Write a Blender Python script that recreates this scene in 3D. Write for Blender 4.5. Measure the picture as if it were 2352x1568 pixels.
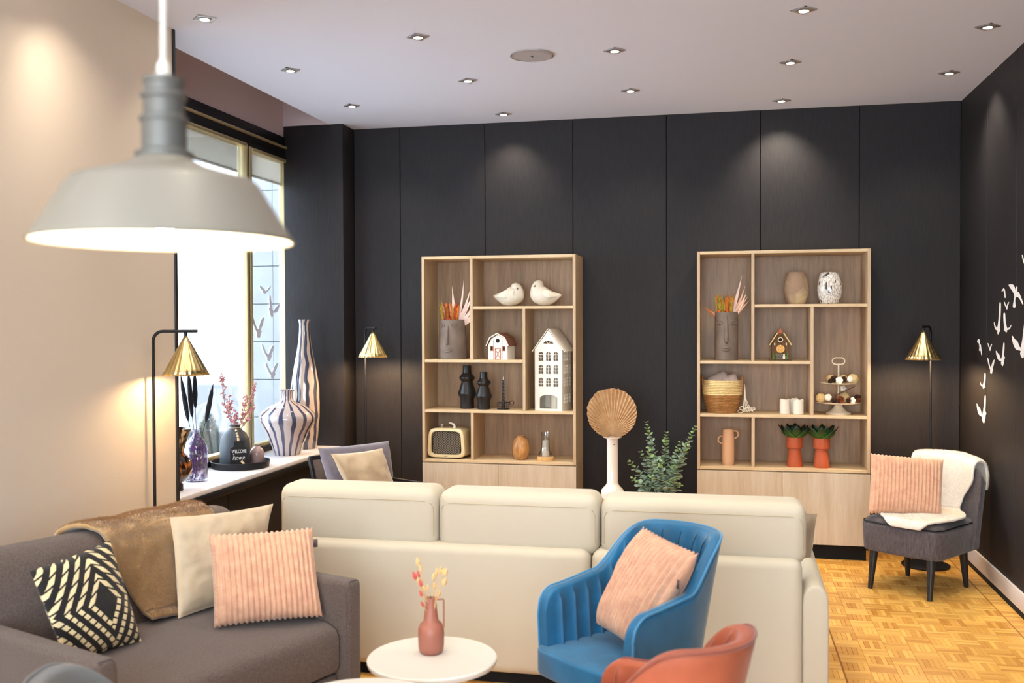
import bpy, bmesh, math, random
from math import sin, cos, pi, radians, sqrt, atan2
from mathutils import Vector, Matrix, noise
random.seed(7)
SC = bpy.context.scene
for o in list(bpy.data.objects): bpy.data.objects.remove(o)
COL = SC.collection

# ------------------------------------------------------------------ camera, sky, exposure
cam = bpy.data.cameras.new('camera'); cam.sensor_width = 36; cam.lens = 34.63
cam.clip_start = .05; cam.clip_end = 300
cam.dof.use_dof = True; cam.dof.focus_distance = 5.4; cam.dof.aperture_fstop = 2.8
co = bpy.data.objects.new('camera', cam); COL.objects.link(co)
YAW, PITCH, ROLL = -0.2116, -0.0188, -0.0038
_f = Vector((sin(YAW)*cos(PITCH), cos(YAW)*cos(PITCH), sin(PITCH)))
_r = Vector((cos(YAW), -sin(YAW), 0)); _u = _r.cross(_f)
_r2 = cos(ROLL)*_r + sin(ROLL)*_u; _u2 = -sin(ROLL)*_r + cos(ROLL)*_u
co.matrix_world = Matrix.Translation((0, 0, 1.5)) @ Matrix((_r2, _u2, -_f)).transposed().to_4x4()
SC.camera = co
w = bpy.data.worlds.new('overcast_sky'); SC.world = w; w.use_nodes = True
bg = w.node_tree.nodes['Background']; bg.inputs[0].default_value = (0.75, 0.88, 1.0, 1); bg.inputs[1].default_value = 12
SC.view_settings.view_transform = 'Standard'; SC.view_settings.look = 'None'
SC.view_settings.gamma = 1; SC.view_settings.exposure = 0.0; SC.view_settings.use_curve_mapping = False
SC.cycles.use_denoising = True; SC.cycles.max_bounces = 8; SC.cycles.sample_clamp_indirect = 6
SPOT_W, SPOT_C = 17, (1.0, .88, .71)

# ------------------------------------------------------------------ materials
def S(h, a=1):
    h = h.lstrip('#'); v = [int(h[i:i+2], 16)/255 for i in (0, 2, 4)]
    return tuple(((c/12.92) if c <= .04045 else ((c+.055)/1.055)**2.4) for c in v) + (a,)
def mat(name, col, rough=.5, metal=0., bump=None, var=None, spec=.5, sheen=0, coat=0, emit=None, trans=0, sss=0, stretch=(1, 1, 1), ior=1.45):
    m = bpy.data.materials.new(name); m.use_nodes = True; nt = m.node_tree; N = nt.nodes; L = nt.links
    b = N['Principled BSDF']; c = S(col) if isinstance(col, str) else col
    b.inputs['Base Color'].default_value = c; b.inputs['Roughness'].default_value = rough; b.inputs['Metallic'].default_value = metal
    b.inputs['Specular IOR Level'].default_value = spec; b.inputs['Sheen Weight'].default_value = sheen; b.inputs['Sheen Roughness'].default_value = .4
    b.inputs['Coat Weight'].default_value = coat; b.inputs['Transmission Weight'].default_value = trans; b.inputs['IOR'].default_value = ior
    if sss: b.inputs['Subsurface Weight'].default_value = sss; b.inputs['Subsurface Radius'].default_value = (.02, .015, .01)
    if emit: b.inputs['Emission Color'].default_value = S(emit[0]) if isinstance(emit[0], str) else emit[0]; b.inputs['Emission Strength'].default_value = emit[1]
    if bump or var:
        tc = N.new('ShaderNodeTexCoord'); mp = N.new('ShaderNodeMapping'); mp.inputs['Scale'].default_value = stretch
        L.new(tc.outputs['Object'], mp.inputs['Vector'])
    if bump:
        n = N.new('ShaderNodeTexNoise'); n.inputs['Scale'].default_value = bump[0]; n.inputs['Detail'].default_value = bump[2] if len(bump) > 2 else 3
        L.new(mp.outputs[0], n.inputs['Vector'])
        bp = N.new('ShaderNodeBump'); bp.inputs['Strength'].default_value = bump[1]; bp.inputs['Distance'].default_value = bump[3] if len(bump) > 3 else .01
        L.new(n.outputs['Fac'], bp.inputs['Height']); L.new(bp.outputs[0], b.inputs['Normal'])
    if var:   # (scale, other colour, low, high)
        n = N.new('ShaderNodeTexNoise'); n.inputs['Scale'].default_value = var[0]; n.inputs['Detail'].default_value = 4
        L.new(mp.outputs[0], n.inputs['Vector'])
        r = N.new('ShaderNodeValToRGB'); r.color_ramp.elements[0].position = var[2]; r.color_ramp.elements[1].position = var[3]
        r.color_ramp.elements[0].color = c; r.color_ramp.elements[1].color = S(var[1])
        L.new(n.outputs['Fac'], r.inputs[0]); L.new(r.outputs[0], b.inputs['Base Color'])
    return m
def wood(name, c1, c2, rough=.45, scale=6, stretch=(9, 9, .8), knots=True):
    m = mat(name, c1, rough); nt = m.node_tree; N = nt.nodes; L = nt.links; b = N['Principled BSDF']
    tc = N.new('ShaderNodeTexCoord'); mp = N.new('ShaderNodeMapping'); mp.inputs['Scale'].default_value = stretch
    oi = N.new('ShaderNodeObjectInfo'); ad = N.new('ShaderNodeVectorMath'); ad.operation = 'MULTIPLY_ADD'
    ad.inputs[1].default_value = (7, 3, 5); L.new(oi.outputs['Random'], ad.inputs[0]); L.new(tc.outputs['Object'], ad.inputs[2])
    L.new(ad.outputs[0], mp.inputs[0])
    n = N.new('ShaderNodeTexNoise'); n.inputs['Scale'].default_value = scale; n.inputs['Detail'].default_value = 7; n.inputs['Distortion'].default_value = .5
    n2 = N.new('ShaderNodeTexNoise'); n2.inputs['Scale'].default_value = scale*.22; n2.inputs['Detail'].default_value = 3
    L.new(mp.outputs[0], n.inputs[0]); L.new(mp.outputs[0], n2.inputs[0])
    mx = N.new('ShaderNodeMath'); mx.operation = 'MULTIPLY_ADD'; mx.inputs[1].default_value = .5; L.new(n.outputs[0], mx.inputs[0])
    ml = N.new('ShaderNodeMath'); ml.operation = 'MULTIPLY'; ml.inputs[1].default_value = .5; L.new(n2.outputs[0], ml.inputs[0]); L.new(ml.outputs[0], mx.inputs[2])
    r = N.new('ShaderNodeValToRGB'); r.color_ramp.elements[0].position = .36; r.color_ramp.elements[1].position = .62
    r.color_ramp.elements[0].color = S(c2); r.color_ramp.elements[1].color = S(c1)
    L.new(mx.outputs[0], r.inputs[0]); L.new(r.outputs[0], b.inputs['Base Color'])
    bp = N.new('ShaderNodeBump'); bp.inputs['Strength'].default_value = .06; bp.inputs['Distance'].default_value = .004
    L.new(n.outputs[0], bp.inputs['Height']); L.new(bp.outputs[0], b.inputs['Normal'])
    return m
def glass(name, tint=(1, 1, 1, 1), refl=.08):
    m = bpy.data.materials.new(name); m.use_nodes = True; N = m.node_tree.nodes; L = m.node_tree.links
    N.remove(N['Principled BSDF']); out = N['Material Output']
    t = N.new('ShaderNodeBsdfTransparent'); t.inputs[0].default_value = tint
    g = N.new('ShaderNodeBsdfGlossy'); g.inputs['Roughness'].default_value = .02
    lw = N.new('ShaderNodeLayerWeight'); lw.inputs[0].default_value = .35
    mu = N.new('ShaderNodeMath'); mu.operation = 'MULTIPLY_ADD'; mu.inputs[1].default_value = .5; mu.inputs[2].default_value = refl*.5
    mx = N.new('ShaderNodeMixShader'); L.new(lw.outputs['Fresnel'], mu.inputs[0]); L.new(mu.outputs[0], mx.inputs[0])
    L.new(t.outputs[0], mx.inputs[1]); L.new(g.outputs[0], mx.inputs[2]); L.new(mx.outputs[0], out.inputs[0])
    return m
def spotted_glass(name, body, spot, clear, scale, lo, hi, stretch=(1, 1, .35)):
    m = glass(name, body); N = m.node_tree.nodes; L = m.node_tree.links; out = N['Material Output']
    src = out.inputs[0].links[0].from_socket
    p = N.new('ShaderNodeBsdfPrincipled'); p.inputs['Base Color'].default_value = S(spot); p.inputs['Roughness'].default_value = .06; p.inputs['Coat Weight'].default_value = .6
    tc = N.new('ShaderNodeTexCoord'); mp = N.new('ShaderNodeMapping'); mp.inputs['Scale'].default_value = stretch
    n = N.new('ShaderNodeTexNoise'); n.inputs['Scale'].default_value = scale; n.inputs['Detail'].default_value = 1.5
    r = N.new('ShaderNodeMapRange'); r.inputs[1].default_value = lo; r.inputs[2].default_value = hi; r.inputs[3].default_value = clear; r.inputs[4].default_value = 1
    L.new(tc.outputs['Object'], mp.inputs[0]); L.new(mp.outputs[0], n.inputs[0]); L.new(n.outputs[0], r.inputs[0])
    mx = N.new('ShaderNodeMixShader'); L.new(r.outputs[0], mx.inputs[0]); L.new(src, mx.inputs[1]); L.new(p.outputs[0], mx.inputs[2]); L.new(mx.outputs[0], out.inputs[0])
    return m
def shade_attr(m, c1, c2):   # colour varied by a point/face attribute 'shade' (grain of single pieces)
    N = m.node_tree.nodes; L = m.node_tree.links; b = N['Principled BSDF']
    at = N.new('ShaderNodeAttribute'); at.attribute_name = 'shade'
    r = N.new('ShaderNodeValToRGB'); r.color_ramp.elements[0].color = S(c1); r.color_ramp.elements[1].color = S(c2)
    L.new(at.outputs['Fac'], r.inputs[0]); L.new(r.outputs[0], b.inputs['Base Color']); return m
def stripes(m, base, stripe, expr):   # expr(N, L, sep) -> socket 0..1 ; stripe where 1
    N = m.node_tree.nodes; L = m.node_tree.links; b = N['Principled BSDF']
    f = expr(N, L); mx = N.new('ShaderNodeMix'); mx.data_type = 'RGBA'
    mx.inputs[6].default_value = S(base); mx.inputs[7].default_value = S(stripe)
    L.new(f, mx.inputs[0]); L.new(mx.outputs[2], b.inputs['Base Color']); return m
def mth(N, L, op, a, b=None, c=None):
    n = N.new('ShaderNodeMath'); n.operation = op
    for i, v in enumerate((a, b, c)):
        if v is None: continue
        if isinstance(v, (int, float)): n.inputs[i].default_value = v
        else: L.new(v, n.inputs[i])
    return n.outputs[0]

MT = {}
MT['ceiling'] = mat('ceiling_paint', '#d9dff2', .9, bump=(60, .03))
MT['cream'] = mat('cream_wall_paint', '#d9cab7', .8, bump=(90, .05))
MT['mauve'] = mat('mauve_paint', '#c9b5b6', .8, bump=(70, .05))
MT['black'] = mat('black_panel', '#272426', .6, bump=(40, .12, 4, .004), var=(30, '#211e20', .35, .65), stretch=(6, 6, .4), spec=.3)
MT['joint'] = mat('dark_joint', '#0c0b0c', .9)
MT['white_trim'] = mat('white_trim', '#ddd6d2', .5)
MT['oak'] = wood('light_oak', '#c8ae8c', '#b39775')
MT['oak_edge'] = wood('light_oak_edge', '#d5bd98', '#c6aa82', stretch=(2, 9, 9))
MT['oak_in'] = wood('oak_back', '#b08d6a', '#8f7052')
MT['oak_door'] = wood('oak_door', '#cbbca6', '#b9a58b')
MT['gold'] = mat('brushed_brass', '#c8b88c', .4, .55, bump=(200, .05), stretch=(1, 1, .05))
MT['brass'] = mat('polished_brass', '#e0ca90', .28, 1.)
MT['blackmetal'] = mat('black_metal', '#1b1b20', .45, .4)
MT['darkwood'] = mat('black_wood', '#1d1a1c', .4, bump=(40, .1), stretch=(6, 6, .6))
MT['blind'] = mat('roller_blind', '#d8d5d2', .9, emit=None)
def _translucent(m, c, f):
    N = m.node_tree.nodes; L = m.node_tree.links; out = N['Material Output']; src = out.inputs[0].links[0].from_socket
    t = N.new('ShaderNodeBsdfTranslucent'); t.inputs[0].default_value = S(c); mx = N.new('ShaderNodeMixShader'); mx.inputs[0].default_value = f
    L.new(src, mx.inputs[1]); L.new(t.outputs[0], mx.inputs[2]); L.new(mx.outputs[0], out.inputs[0])
_translucent(MT['blind'], '#dcd6cc', .6)
MT['pane'] = glass('window_glass')
MT['clear'] = glass('clear_glass', (.97, .98, .98, 1), .2)
MT['cream_fab'] = mat('cream_fabric', '#c2b9a6', .85, bump=(420, .12), sheen=.15)
MT['seam'] = mat('cream_seam', '#b3a589', .9)
MT['grey_fab'] = mat('grey_fabric', '#635650', .9, bump=(380, .4), var=(240, '#504541', .42, .58), sheen=.2)
MT['grey_seam'] = mat('grey_seam', '#51474a', .9)
MT['charcoal_fab'] = mat('charcoal_fabric', '#5b5355', .9, bump=(500, .3), var=(120, '#484143', .35, .65), stretch=(1, 1, .25), sheen=.2)
MT['blue_vel'] = mat('blue_velvet', '#176490', .6, bump=(25, .12, 4), var=(7, '#104e71', .35, .7), sheen=.3)
MT['blue_pipe'] = mat('blue_piping', '#2a78a6', .5, sheen=.5)
MT['blue_seam'] = mat('dark_blue_channel_seam', '#0e3a57', .8)
MT['pink_vel'] = mat('coral_velvet', '#a9573a', .65, bump=(25, .1), var=(8, '#964a30', .35, .7), sheen=.2)
MT['pink_pipe'] = mat('coral_piping', '#84402d', .6, sheen=.4)
MT['steel_lea'] = mat('steel_grey_leather', '#73777c', .38, bump=(160, .05), coat=.2)
MT['pink_rib'] = mat('pink_ribbed_plush', '#d3a688', .9, bump=(140, .35, 4), var=(30, '#c4937a', .35, .7), sheen=.5)
MT['beige_vel'] = mat('beige_velvet', '#c4b196', .6, bump=(12, .35, 3, .02), var=(9, '#af9b80', .35, .7), sheen=.5)
MT['bluegrey_fab'] = mat('blue_grey_linen', '#77727e', .9, bump=(200, .25), var=(18, '#686370', .3, .7), sheen=.3)
MT['brown_fur'] = mat('brown_faux_fur', '#bd9a6c', .95, bump=(200, .4, 5, .006), var=(14, '#ab8555', .3, .7), sheen=.7, stretch=(1, 1, .5))
MT['white_fur'] = mat('white_faux_fur', '#efe7da', .95, bump=(200, .3, 5, .006), sheen=.6)
MT['silver_fab'] = mat('silver_brown_satin', '#75634f', .4, bump=(60, .5), sheen=.4, stretch=(1, 1, .3))
MT['white_lac'] = mat('white_lacquer', '#d6d2ca', .3, coat=.2)
MT['beech'] = wood('beech', '#e0b57c', '#cc9a5c', stretch=(9, 9, .8))
MT['terracotta'] = mat('dusty_pink_metal', '#9d6251', .45, bump=(300, .03))
MT['white_gloss'] = mat('white_glass', '#e4ddd6', .12, coat=.5)
MT['tan'] = mat('tan_leather', '#b5804f', .6, bump=(90, .2))
MT['palm'] = mat('dried_palm', '#c4a27a', .85, bump=(60, .2), var=(20, '#b08a60', .35, .7))
MT['euca'] = mat('eucalyptus_leaf', '#a3b8a4', .6, var=(16, '#7f9c86', .35, .65))
MT['euca2'] = mat('young_eucalyptus_leaf', '#9fbf7c', .6, var=(16, '#83a572', .35, .65))
MT['twig'] = mat('brown_twig', '#7a5a44', .8, bump=(50, .2))
MT['soil'] = mat('potting_soil', '#2a211b', 1, bump=(60, .8))
MT['dark_cer'] = mat('dark_ceramic', '#3a3f48', .55, bump=(80, .1))
MT['black_cer'] = mat('black_ceramic', '#191719', .42, coat=.15)
MT['stone_face'] = mat('grey_brown_stoneware', '#7f6f64', .7, bump=(45, .2), var=(11, '#6b5d54', .35, .7))
MT['bird_cer'] = mat('white_sandstone', '#dcd2c2', .8, bump=(120, .12), var=(14, '#cfc2ae', .35, .7))
MT['bird_wing'] = mat('pale_sandstone_wing', '#e2d8c6', .85, bump=(120, .1))
MT['eye'] = mat('grey_eye', '#6e675f', .6)
MT['tin_white'] = mat('white_tin', '#e6dfd2', .55)
MT['roof_brown'] = mat('brown_shingle', '#6e4433', .8, bump=(80, .4))
MT['red_trim'] = mat('rust_red_trim', '#b5613f', .7)
MT['dark_hole'] = mat('dark_hole', '#171310', .9)
MT['wax'] = mat('ivory_wax', '#ece4d4', .5, sss=.3)
MT['flame_white'] = mat('white_wick', '#efe6dc', .6)
MT['radio'] = mat('cream_bakelite', '#e2cda0', .35, coat=.3)
MT['mesh'] = mat('grille_mesh', '#b7a894', .5, .5)
MT['turned'] = wood('turned_wood', '#d29c60', '#8a5630', .35, 5, (14, 14, 3))
MT['sandy'] = mat('sandy_ceramic', '#d9aa85', .8, bump=(60, .15), stretch=(.3, .3, 6))
MT['orange'] = mat('orange_clay', '#b4542f', .6, bump=(150, .08))
MT['succ'] = shade_attr(mat('succulent_leaf', '#3f7a34', .45), '#12241c', '#4f8a35')
MT['brown_cer'] = mat('weathered_brown_ceramic', '#9a7f68', .85, bump=(30, .35), var=(7, '#c6ad86', .45, .62))
MT['seag'] = mat('natural_seagrass', '#b07f4c', .9, bump=(90, .5), var=(60, '#946636', .35, .65), stretch=(1, 1, 3))
MT['seag2'] = mat('pale_corn_husk_rope', '#e6cf9b', .9, bump=(90, .5), var=(50, '#d5b87c', .35, .65), stretch=(1, 1, 3))
MT['mauve_knit'] = mat('mauve_grey_knit', '#bda79b', .95, bump=(200, .6), sheen=.4)
MT['cotton_cord'] = mat('white_cotton', '#e8dcc6', .95, bump=(120, .3))
MT['enamel'] = mat('ivory_enamel', '#e6dbc2', .4, var=(35, '#e9dfc8', .3, .7))
MT['cone'] = mat('pine_cone', '#5b3b2c', .85, var=(60, '#33221b', .4, .6))
MT['cone2'] = mat('reddish_pine_cone', '#874a2c', .85, var=(60, '#5a2f1d', .4, .6))
MT['straw'] = mat('straw_ball', '#dfc48c', .9, bump=(50, .6), stretch=(1, 1, 4))
MT['cotton'] = mat('cotton_boll', '#efe8de', .95, bump=(50, .3))
MT['husk'] = mat('cotton_husk', '#4a3428', .9)
MT['bark'] = mat('clock_bark', '#6f5033', .85, bump=(40, .6), var=(18, '#4d3a26', .35, .65), stretch=(4, 4, .6))
MT['gold_dial'] = mat('golden_dial', '#d39a3e', .5)
MT['ivory'] = mat('ivory_paint', '#f0e3c6', .6)
MT['green_paint'] = mat('green_paint', '#4a7a2c', .7)
MT['greystone'] = mat('grey_stonework', '#6d6a64', .9, bump=(30, .6))
MT['pampas_dark'] = mat('black_plume', '#22252e', .95, bump=(150, .8))
MT['blossom'] = mat('dusty_rose_petal', '#b5757a', .8, var=(40, '#c9948f', .35, .65))
MT['pinkglaze'] = mat('mauve_glaze', '#9c8285', .25, coat=.5, var=(20, '#ad9490', .4, .6))
MT['slate'] = mat('chalk_black', '#1c1b1e', .8)
MT['chalk'] = mat('white_lettering', '#eceaea', .8)
MT['bead'] = mat('wooden_bead', '#d2b48c', .6)
MT['sill'] = mat('white_sill', '#d7d4d8', .4)
MT['decal'] = mat('white_decal', '#e9e7e6', .8)
MT['gdecal'] = mat('frosted_decal', '#c9c8ce', .9); _translucent(MT['gdecal'], '#cbccd3', .3)
MT['pend'] = mat('putty_enamel', '#847d70', .45, coat=.1)
MT['pend_neck'] = mat('grey_cast_metal', '#6a665f', .5, .3)
MT['pend_in'] = mat('white_enamel_inside', '#fbf6ea', .4)
MT['cable'] = mat('white_cable', '#d9d2c6', .6)
MT['bulb'] = mat('lit_bulb', '#fff3dc', .4, emit=((1, .86, .62, 1), 60))
MT['spot_glow'] = mat('lit_lens', '#ffffff', .4, emit=((1, .88, .7, 1), 40))
MT['spot_frame'] = mat('satin_steel_frame', '#b9b4b4', .35, .6)
MT['lamp_glow'] = mat('lit_lamp_bulb', '#fff0d0', .4, emit=((1, .74, .42, 1), 18))
MT['grille'] = mat('speaker_grille', '#aaa5aa', .8, bump=(600, .2))
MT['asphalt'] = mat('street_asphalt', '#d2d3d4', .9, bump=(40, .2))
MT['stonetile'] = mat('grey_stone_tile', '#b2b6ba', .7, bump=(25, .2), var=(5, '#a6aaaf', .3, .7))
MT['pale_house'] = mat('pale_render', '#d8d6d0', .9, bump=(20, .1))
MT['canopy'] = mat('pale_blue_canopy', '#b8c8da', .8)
MT['carpaint'] = mat('dark_blue_car_paint', '#1b2433', .35, coat=.2)
MT['vanpaint'] = mat('white_van_paint', '#e6e8ea', .3, coat=.5)
MT['tyre'] = mat('tyre_rubber', '#22242a', .8)
MT['rim'] = mat('alloy_rim', '#9fa4aa', .35, .8)
MT['carglass'] = mat('dark_car_glass', '#141a20', .2)
MT['redsign'] = mat('red_sign', '#a80f20', .5)
MT['needles'] = mat('conifer_needles', '#35503f', .8, var=(20, '#46624f', .35, .65))

# parquet
MT['parq'] = shade_attr(mat('oak_parquet', '#d99a44', .38, coat=.15), '#bf8538', '#ecbb62')
MT['parq_base'] = mat('parquet_joint', '#8a5a26', .6)
# vases with glazed stripes: angle based
def stripe_expr(count, warp, th, zoff=0):
    def ex(N, L):
        tc = N.new('ShaderNodeTexCoord'); sp = N.new('ShaderNodeSeparateXYZ'); L.new(tc.outputs['Object'], sp.inputs[0])
        an = mth(N, L, 'ARCTAN2', sp.outputs[1], sp.outputs[0])
        n = N.new('ShaderNodeTexNoise'); n.inputs['Scale'].default_value = 7; n.inputs['Detail'].default_value = 1; L.new(tc.outputs['Object'], n.inputs[0])
        a2 = mth(N, L, 'MULTIPLY_ADD', n.outputs[0], warp, mth(N, L, 'MULTIPLY_ADD', an, count/(2*pi), zoff))
        fr = mth(N, L, 'FRACT', a2)
        n2 = N.new('ShaderNodeTexNoise'); n2.inputs['Scale'].default_value = 3; L.new(tc.outputs['Object'], n2.inputs[0])
        t2 = mth(N, L, 'MULTIPLY_ADD', n2.outputs[0], .35, th-.17)
        d = mth(N, L, 'SUBTRACT', t2, fr); return mth(N, L, 'MULTIPLY', mth(N, L, 'MULTIPLY_ADD', d, 22, .5), 1.0) if False else clampn(N, L, mth(N, L, 'MULTIPLY_ADD', d, 22, .5))
    return ex
def clampn(N, L, s):
    n = N.new('ShaderNodeClamp'); L.new(s, n.inputs[0]); return n.outputs[0]
MT['stripe_vase'] = stripes(mat('striped_glaze', '#d3c3bd', .07, coat=.7), '#b9aba8', '#3e445c', stripe_expr(15, .7, .34))
MT['stripe_vase2'] = stripes(mat('striped_glaze_tall', '#d3c3bd', .07, coat=.7), '#b8a69a', '#3b4054', stripe_expr(9, 1.3, .46))
MT['purple_glass'] = spotted_glass('purple_flecked_glass', (.93, .92, .97, 1), '#5e3f7c', .05, 85, .54, .62)
MT['amber_glass'] = stripes(mat('tortoiseshell_glass', '#6a2f10', .05, coat=.8, trans=.25), '#2a1209', '#c97a2e', None or (lambda N, L: clampn(N, L, mth(N, L, 'MULTIPLY_ADD', _nz(N, L, 38, (1, 1, .35)), 9, -4.6))))  if False else None
def _nz(N, L, sc, st):
    tc = N.new('ShaderNodeTexCoord'); mp = N.new('ShaderNodeMapping'); mp.inputs['Scale'].default_value = st
    n = N.new('ShaderNodeTexNoise'); n.inputs['Scale'].default_value = sc; n.inputs['Detail'].default_value = 1.5
    L.new(tc.outputs['Object'], mp.inputs[0]); L.new(mp.outputs[0], n.inputs[0]); return n.outputs[0]
MT['amber_glass'] = stripes(mat('tortoiseshell_glass', '#6a2f10', .05, coat=.8), '#241009', '#b96a28', lambda N, L: clampn(N, L, mth(N, L, 'MULTIPLY_ADD', _nz(N, L, 38, (1, 1, .35)), 8, -4.2)))
MT['amber_top'] = stripes(mat('tortoiseshell_rim', '#6a2f10', .05, coat=.8), '#2a1a16', '#dcc7a0', lambda N, L: clampn(N, L, mth(N, L, 'MULTIPLY_ADD', _nz(N, L, 42, (1, 1, .3)), 8, -4.2)))
MT['speckle'] = mat('speckled_glaze', '#e8e2da', .1, coat=.6)
def _speck(N, L):
    tc = N.new('ShaderNodeTexCoord'); mp = N.new('ShaderNodeMapping'); mp.inputs['Scale'].default_value = (1, 1, .5); L.new(tc.outputs['Object'], mp.inputs[0])
    v = N.new('ShaderNodeTexVoronoi'); v.inputs['Scale'].default_value = 72; L.new(mp.outputs[0], v.inputs[0])
    v2 = N.new('ShaderNodeTexVoronoi'); v2.feature = 'DISTANCE_TO_EDGE'; v2.inputs['Scale'].default_value = 72; L.new(mp.outputs[0], v2.inputs[0])
    sp = N.new('ShaderNodeSeparateColor'); L.new(v.outputs['Color'], sp.inputs[0])
    dark = mth(N, L, 'MULTIPLY', mth(N, L, 'LESS_THAN', sp.outputs[0], .22), mth(N, L, 'LESS_THAN', v.outputs['Distance'], .46))
    edge = clampn(N, L, mth(N, L, 'MULTIPLY_ADD', v2.outputs['Distance'], -5, .62))
    return mth(N, L, 'MAXIMUM', mth(N, L, 'MULTIPLY', dark, .95), edge)
stripes(MT['speckle'], '#e9e3da', '#33272a', _speck)
# woven diamond pillow: uses the 'puv' attribute
def _diamond(N, L):
    at = N.new('ShaderNodeAttribute'); at.attribute_name = 'puv'; sp = N.new('ShaderNodeSeparateXYZ'); L.new(at.outputs['Vector'], sp.inputs[0])
    u, v = sp.outputs[0], sp.outputs[1]
    du = mth(N, L, 'ABSOLUTE', mth(N, L, 'SUBTRACT', u, .60)); dv = mth(N, L, 'ABSOLUTE', mth(N, L, 'SUBTRACT', v, .47))
    d = mth(N, L, 'MULTIPLY_ADD', dv, .78, du)
    ring = mth(N, L, 'FRACT', mth(N, L, 'MULTIPLY_ADD', d, 7.0, .42))
    r1 = mth(N, L, 'GREATER_THAN', ring, .55); r0 = mth(N, L, 'GREATER_THAN', d, .14)
    da = mth(N, L, 'GREATER_THAN', mth(N, L, 'FRACT', mth(N, L, 'MULTIPLY_ADD', v, 13, mth(N, L, 'MULTIPLY', du, 6))), .25)
    return mth(N, L, 'MULTIPLY', mth(N, L, 'MULTIPLY', r1, r0), da)
MT['diamond'] = stripes(mat('black_cream_weave', '#1d1a1a', .95, bump=(300, .5), sheen=.2), '#1e1a1a', '#e6d3a6', _diamond)

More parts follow.
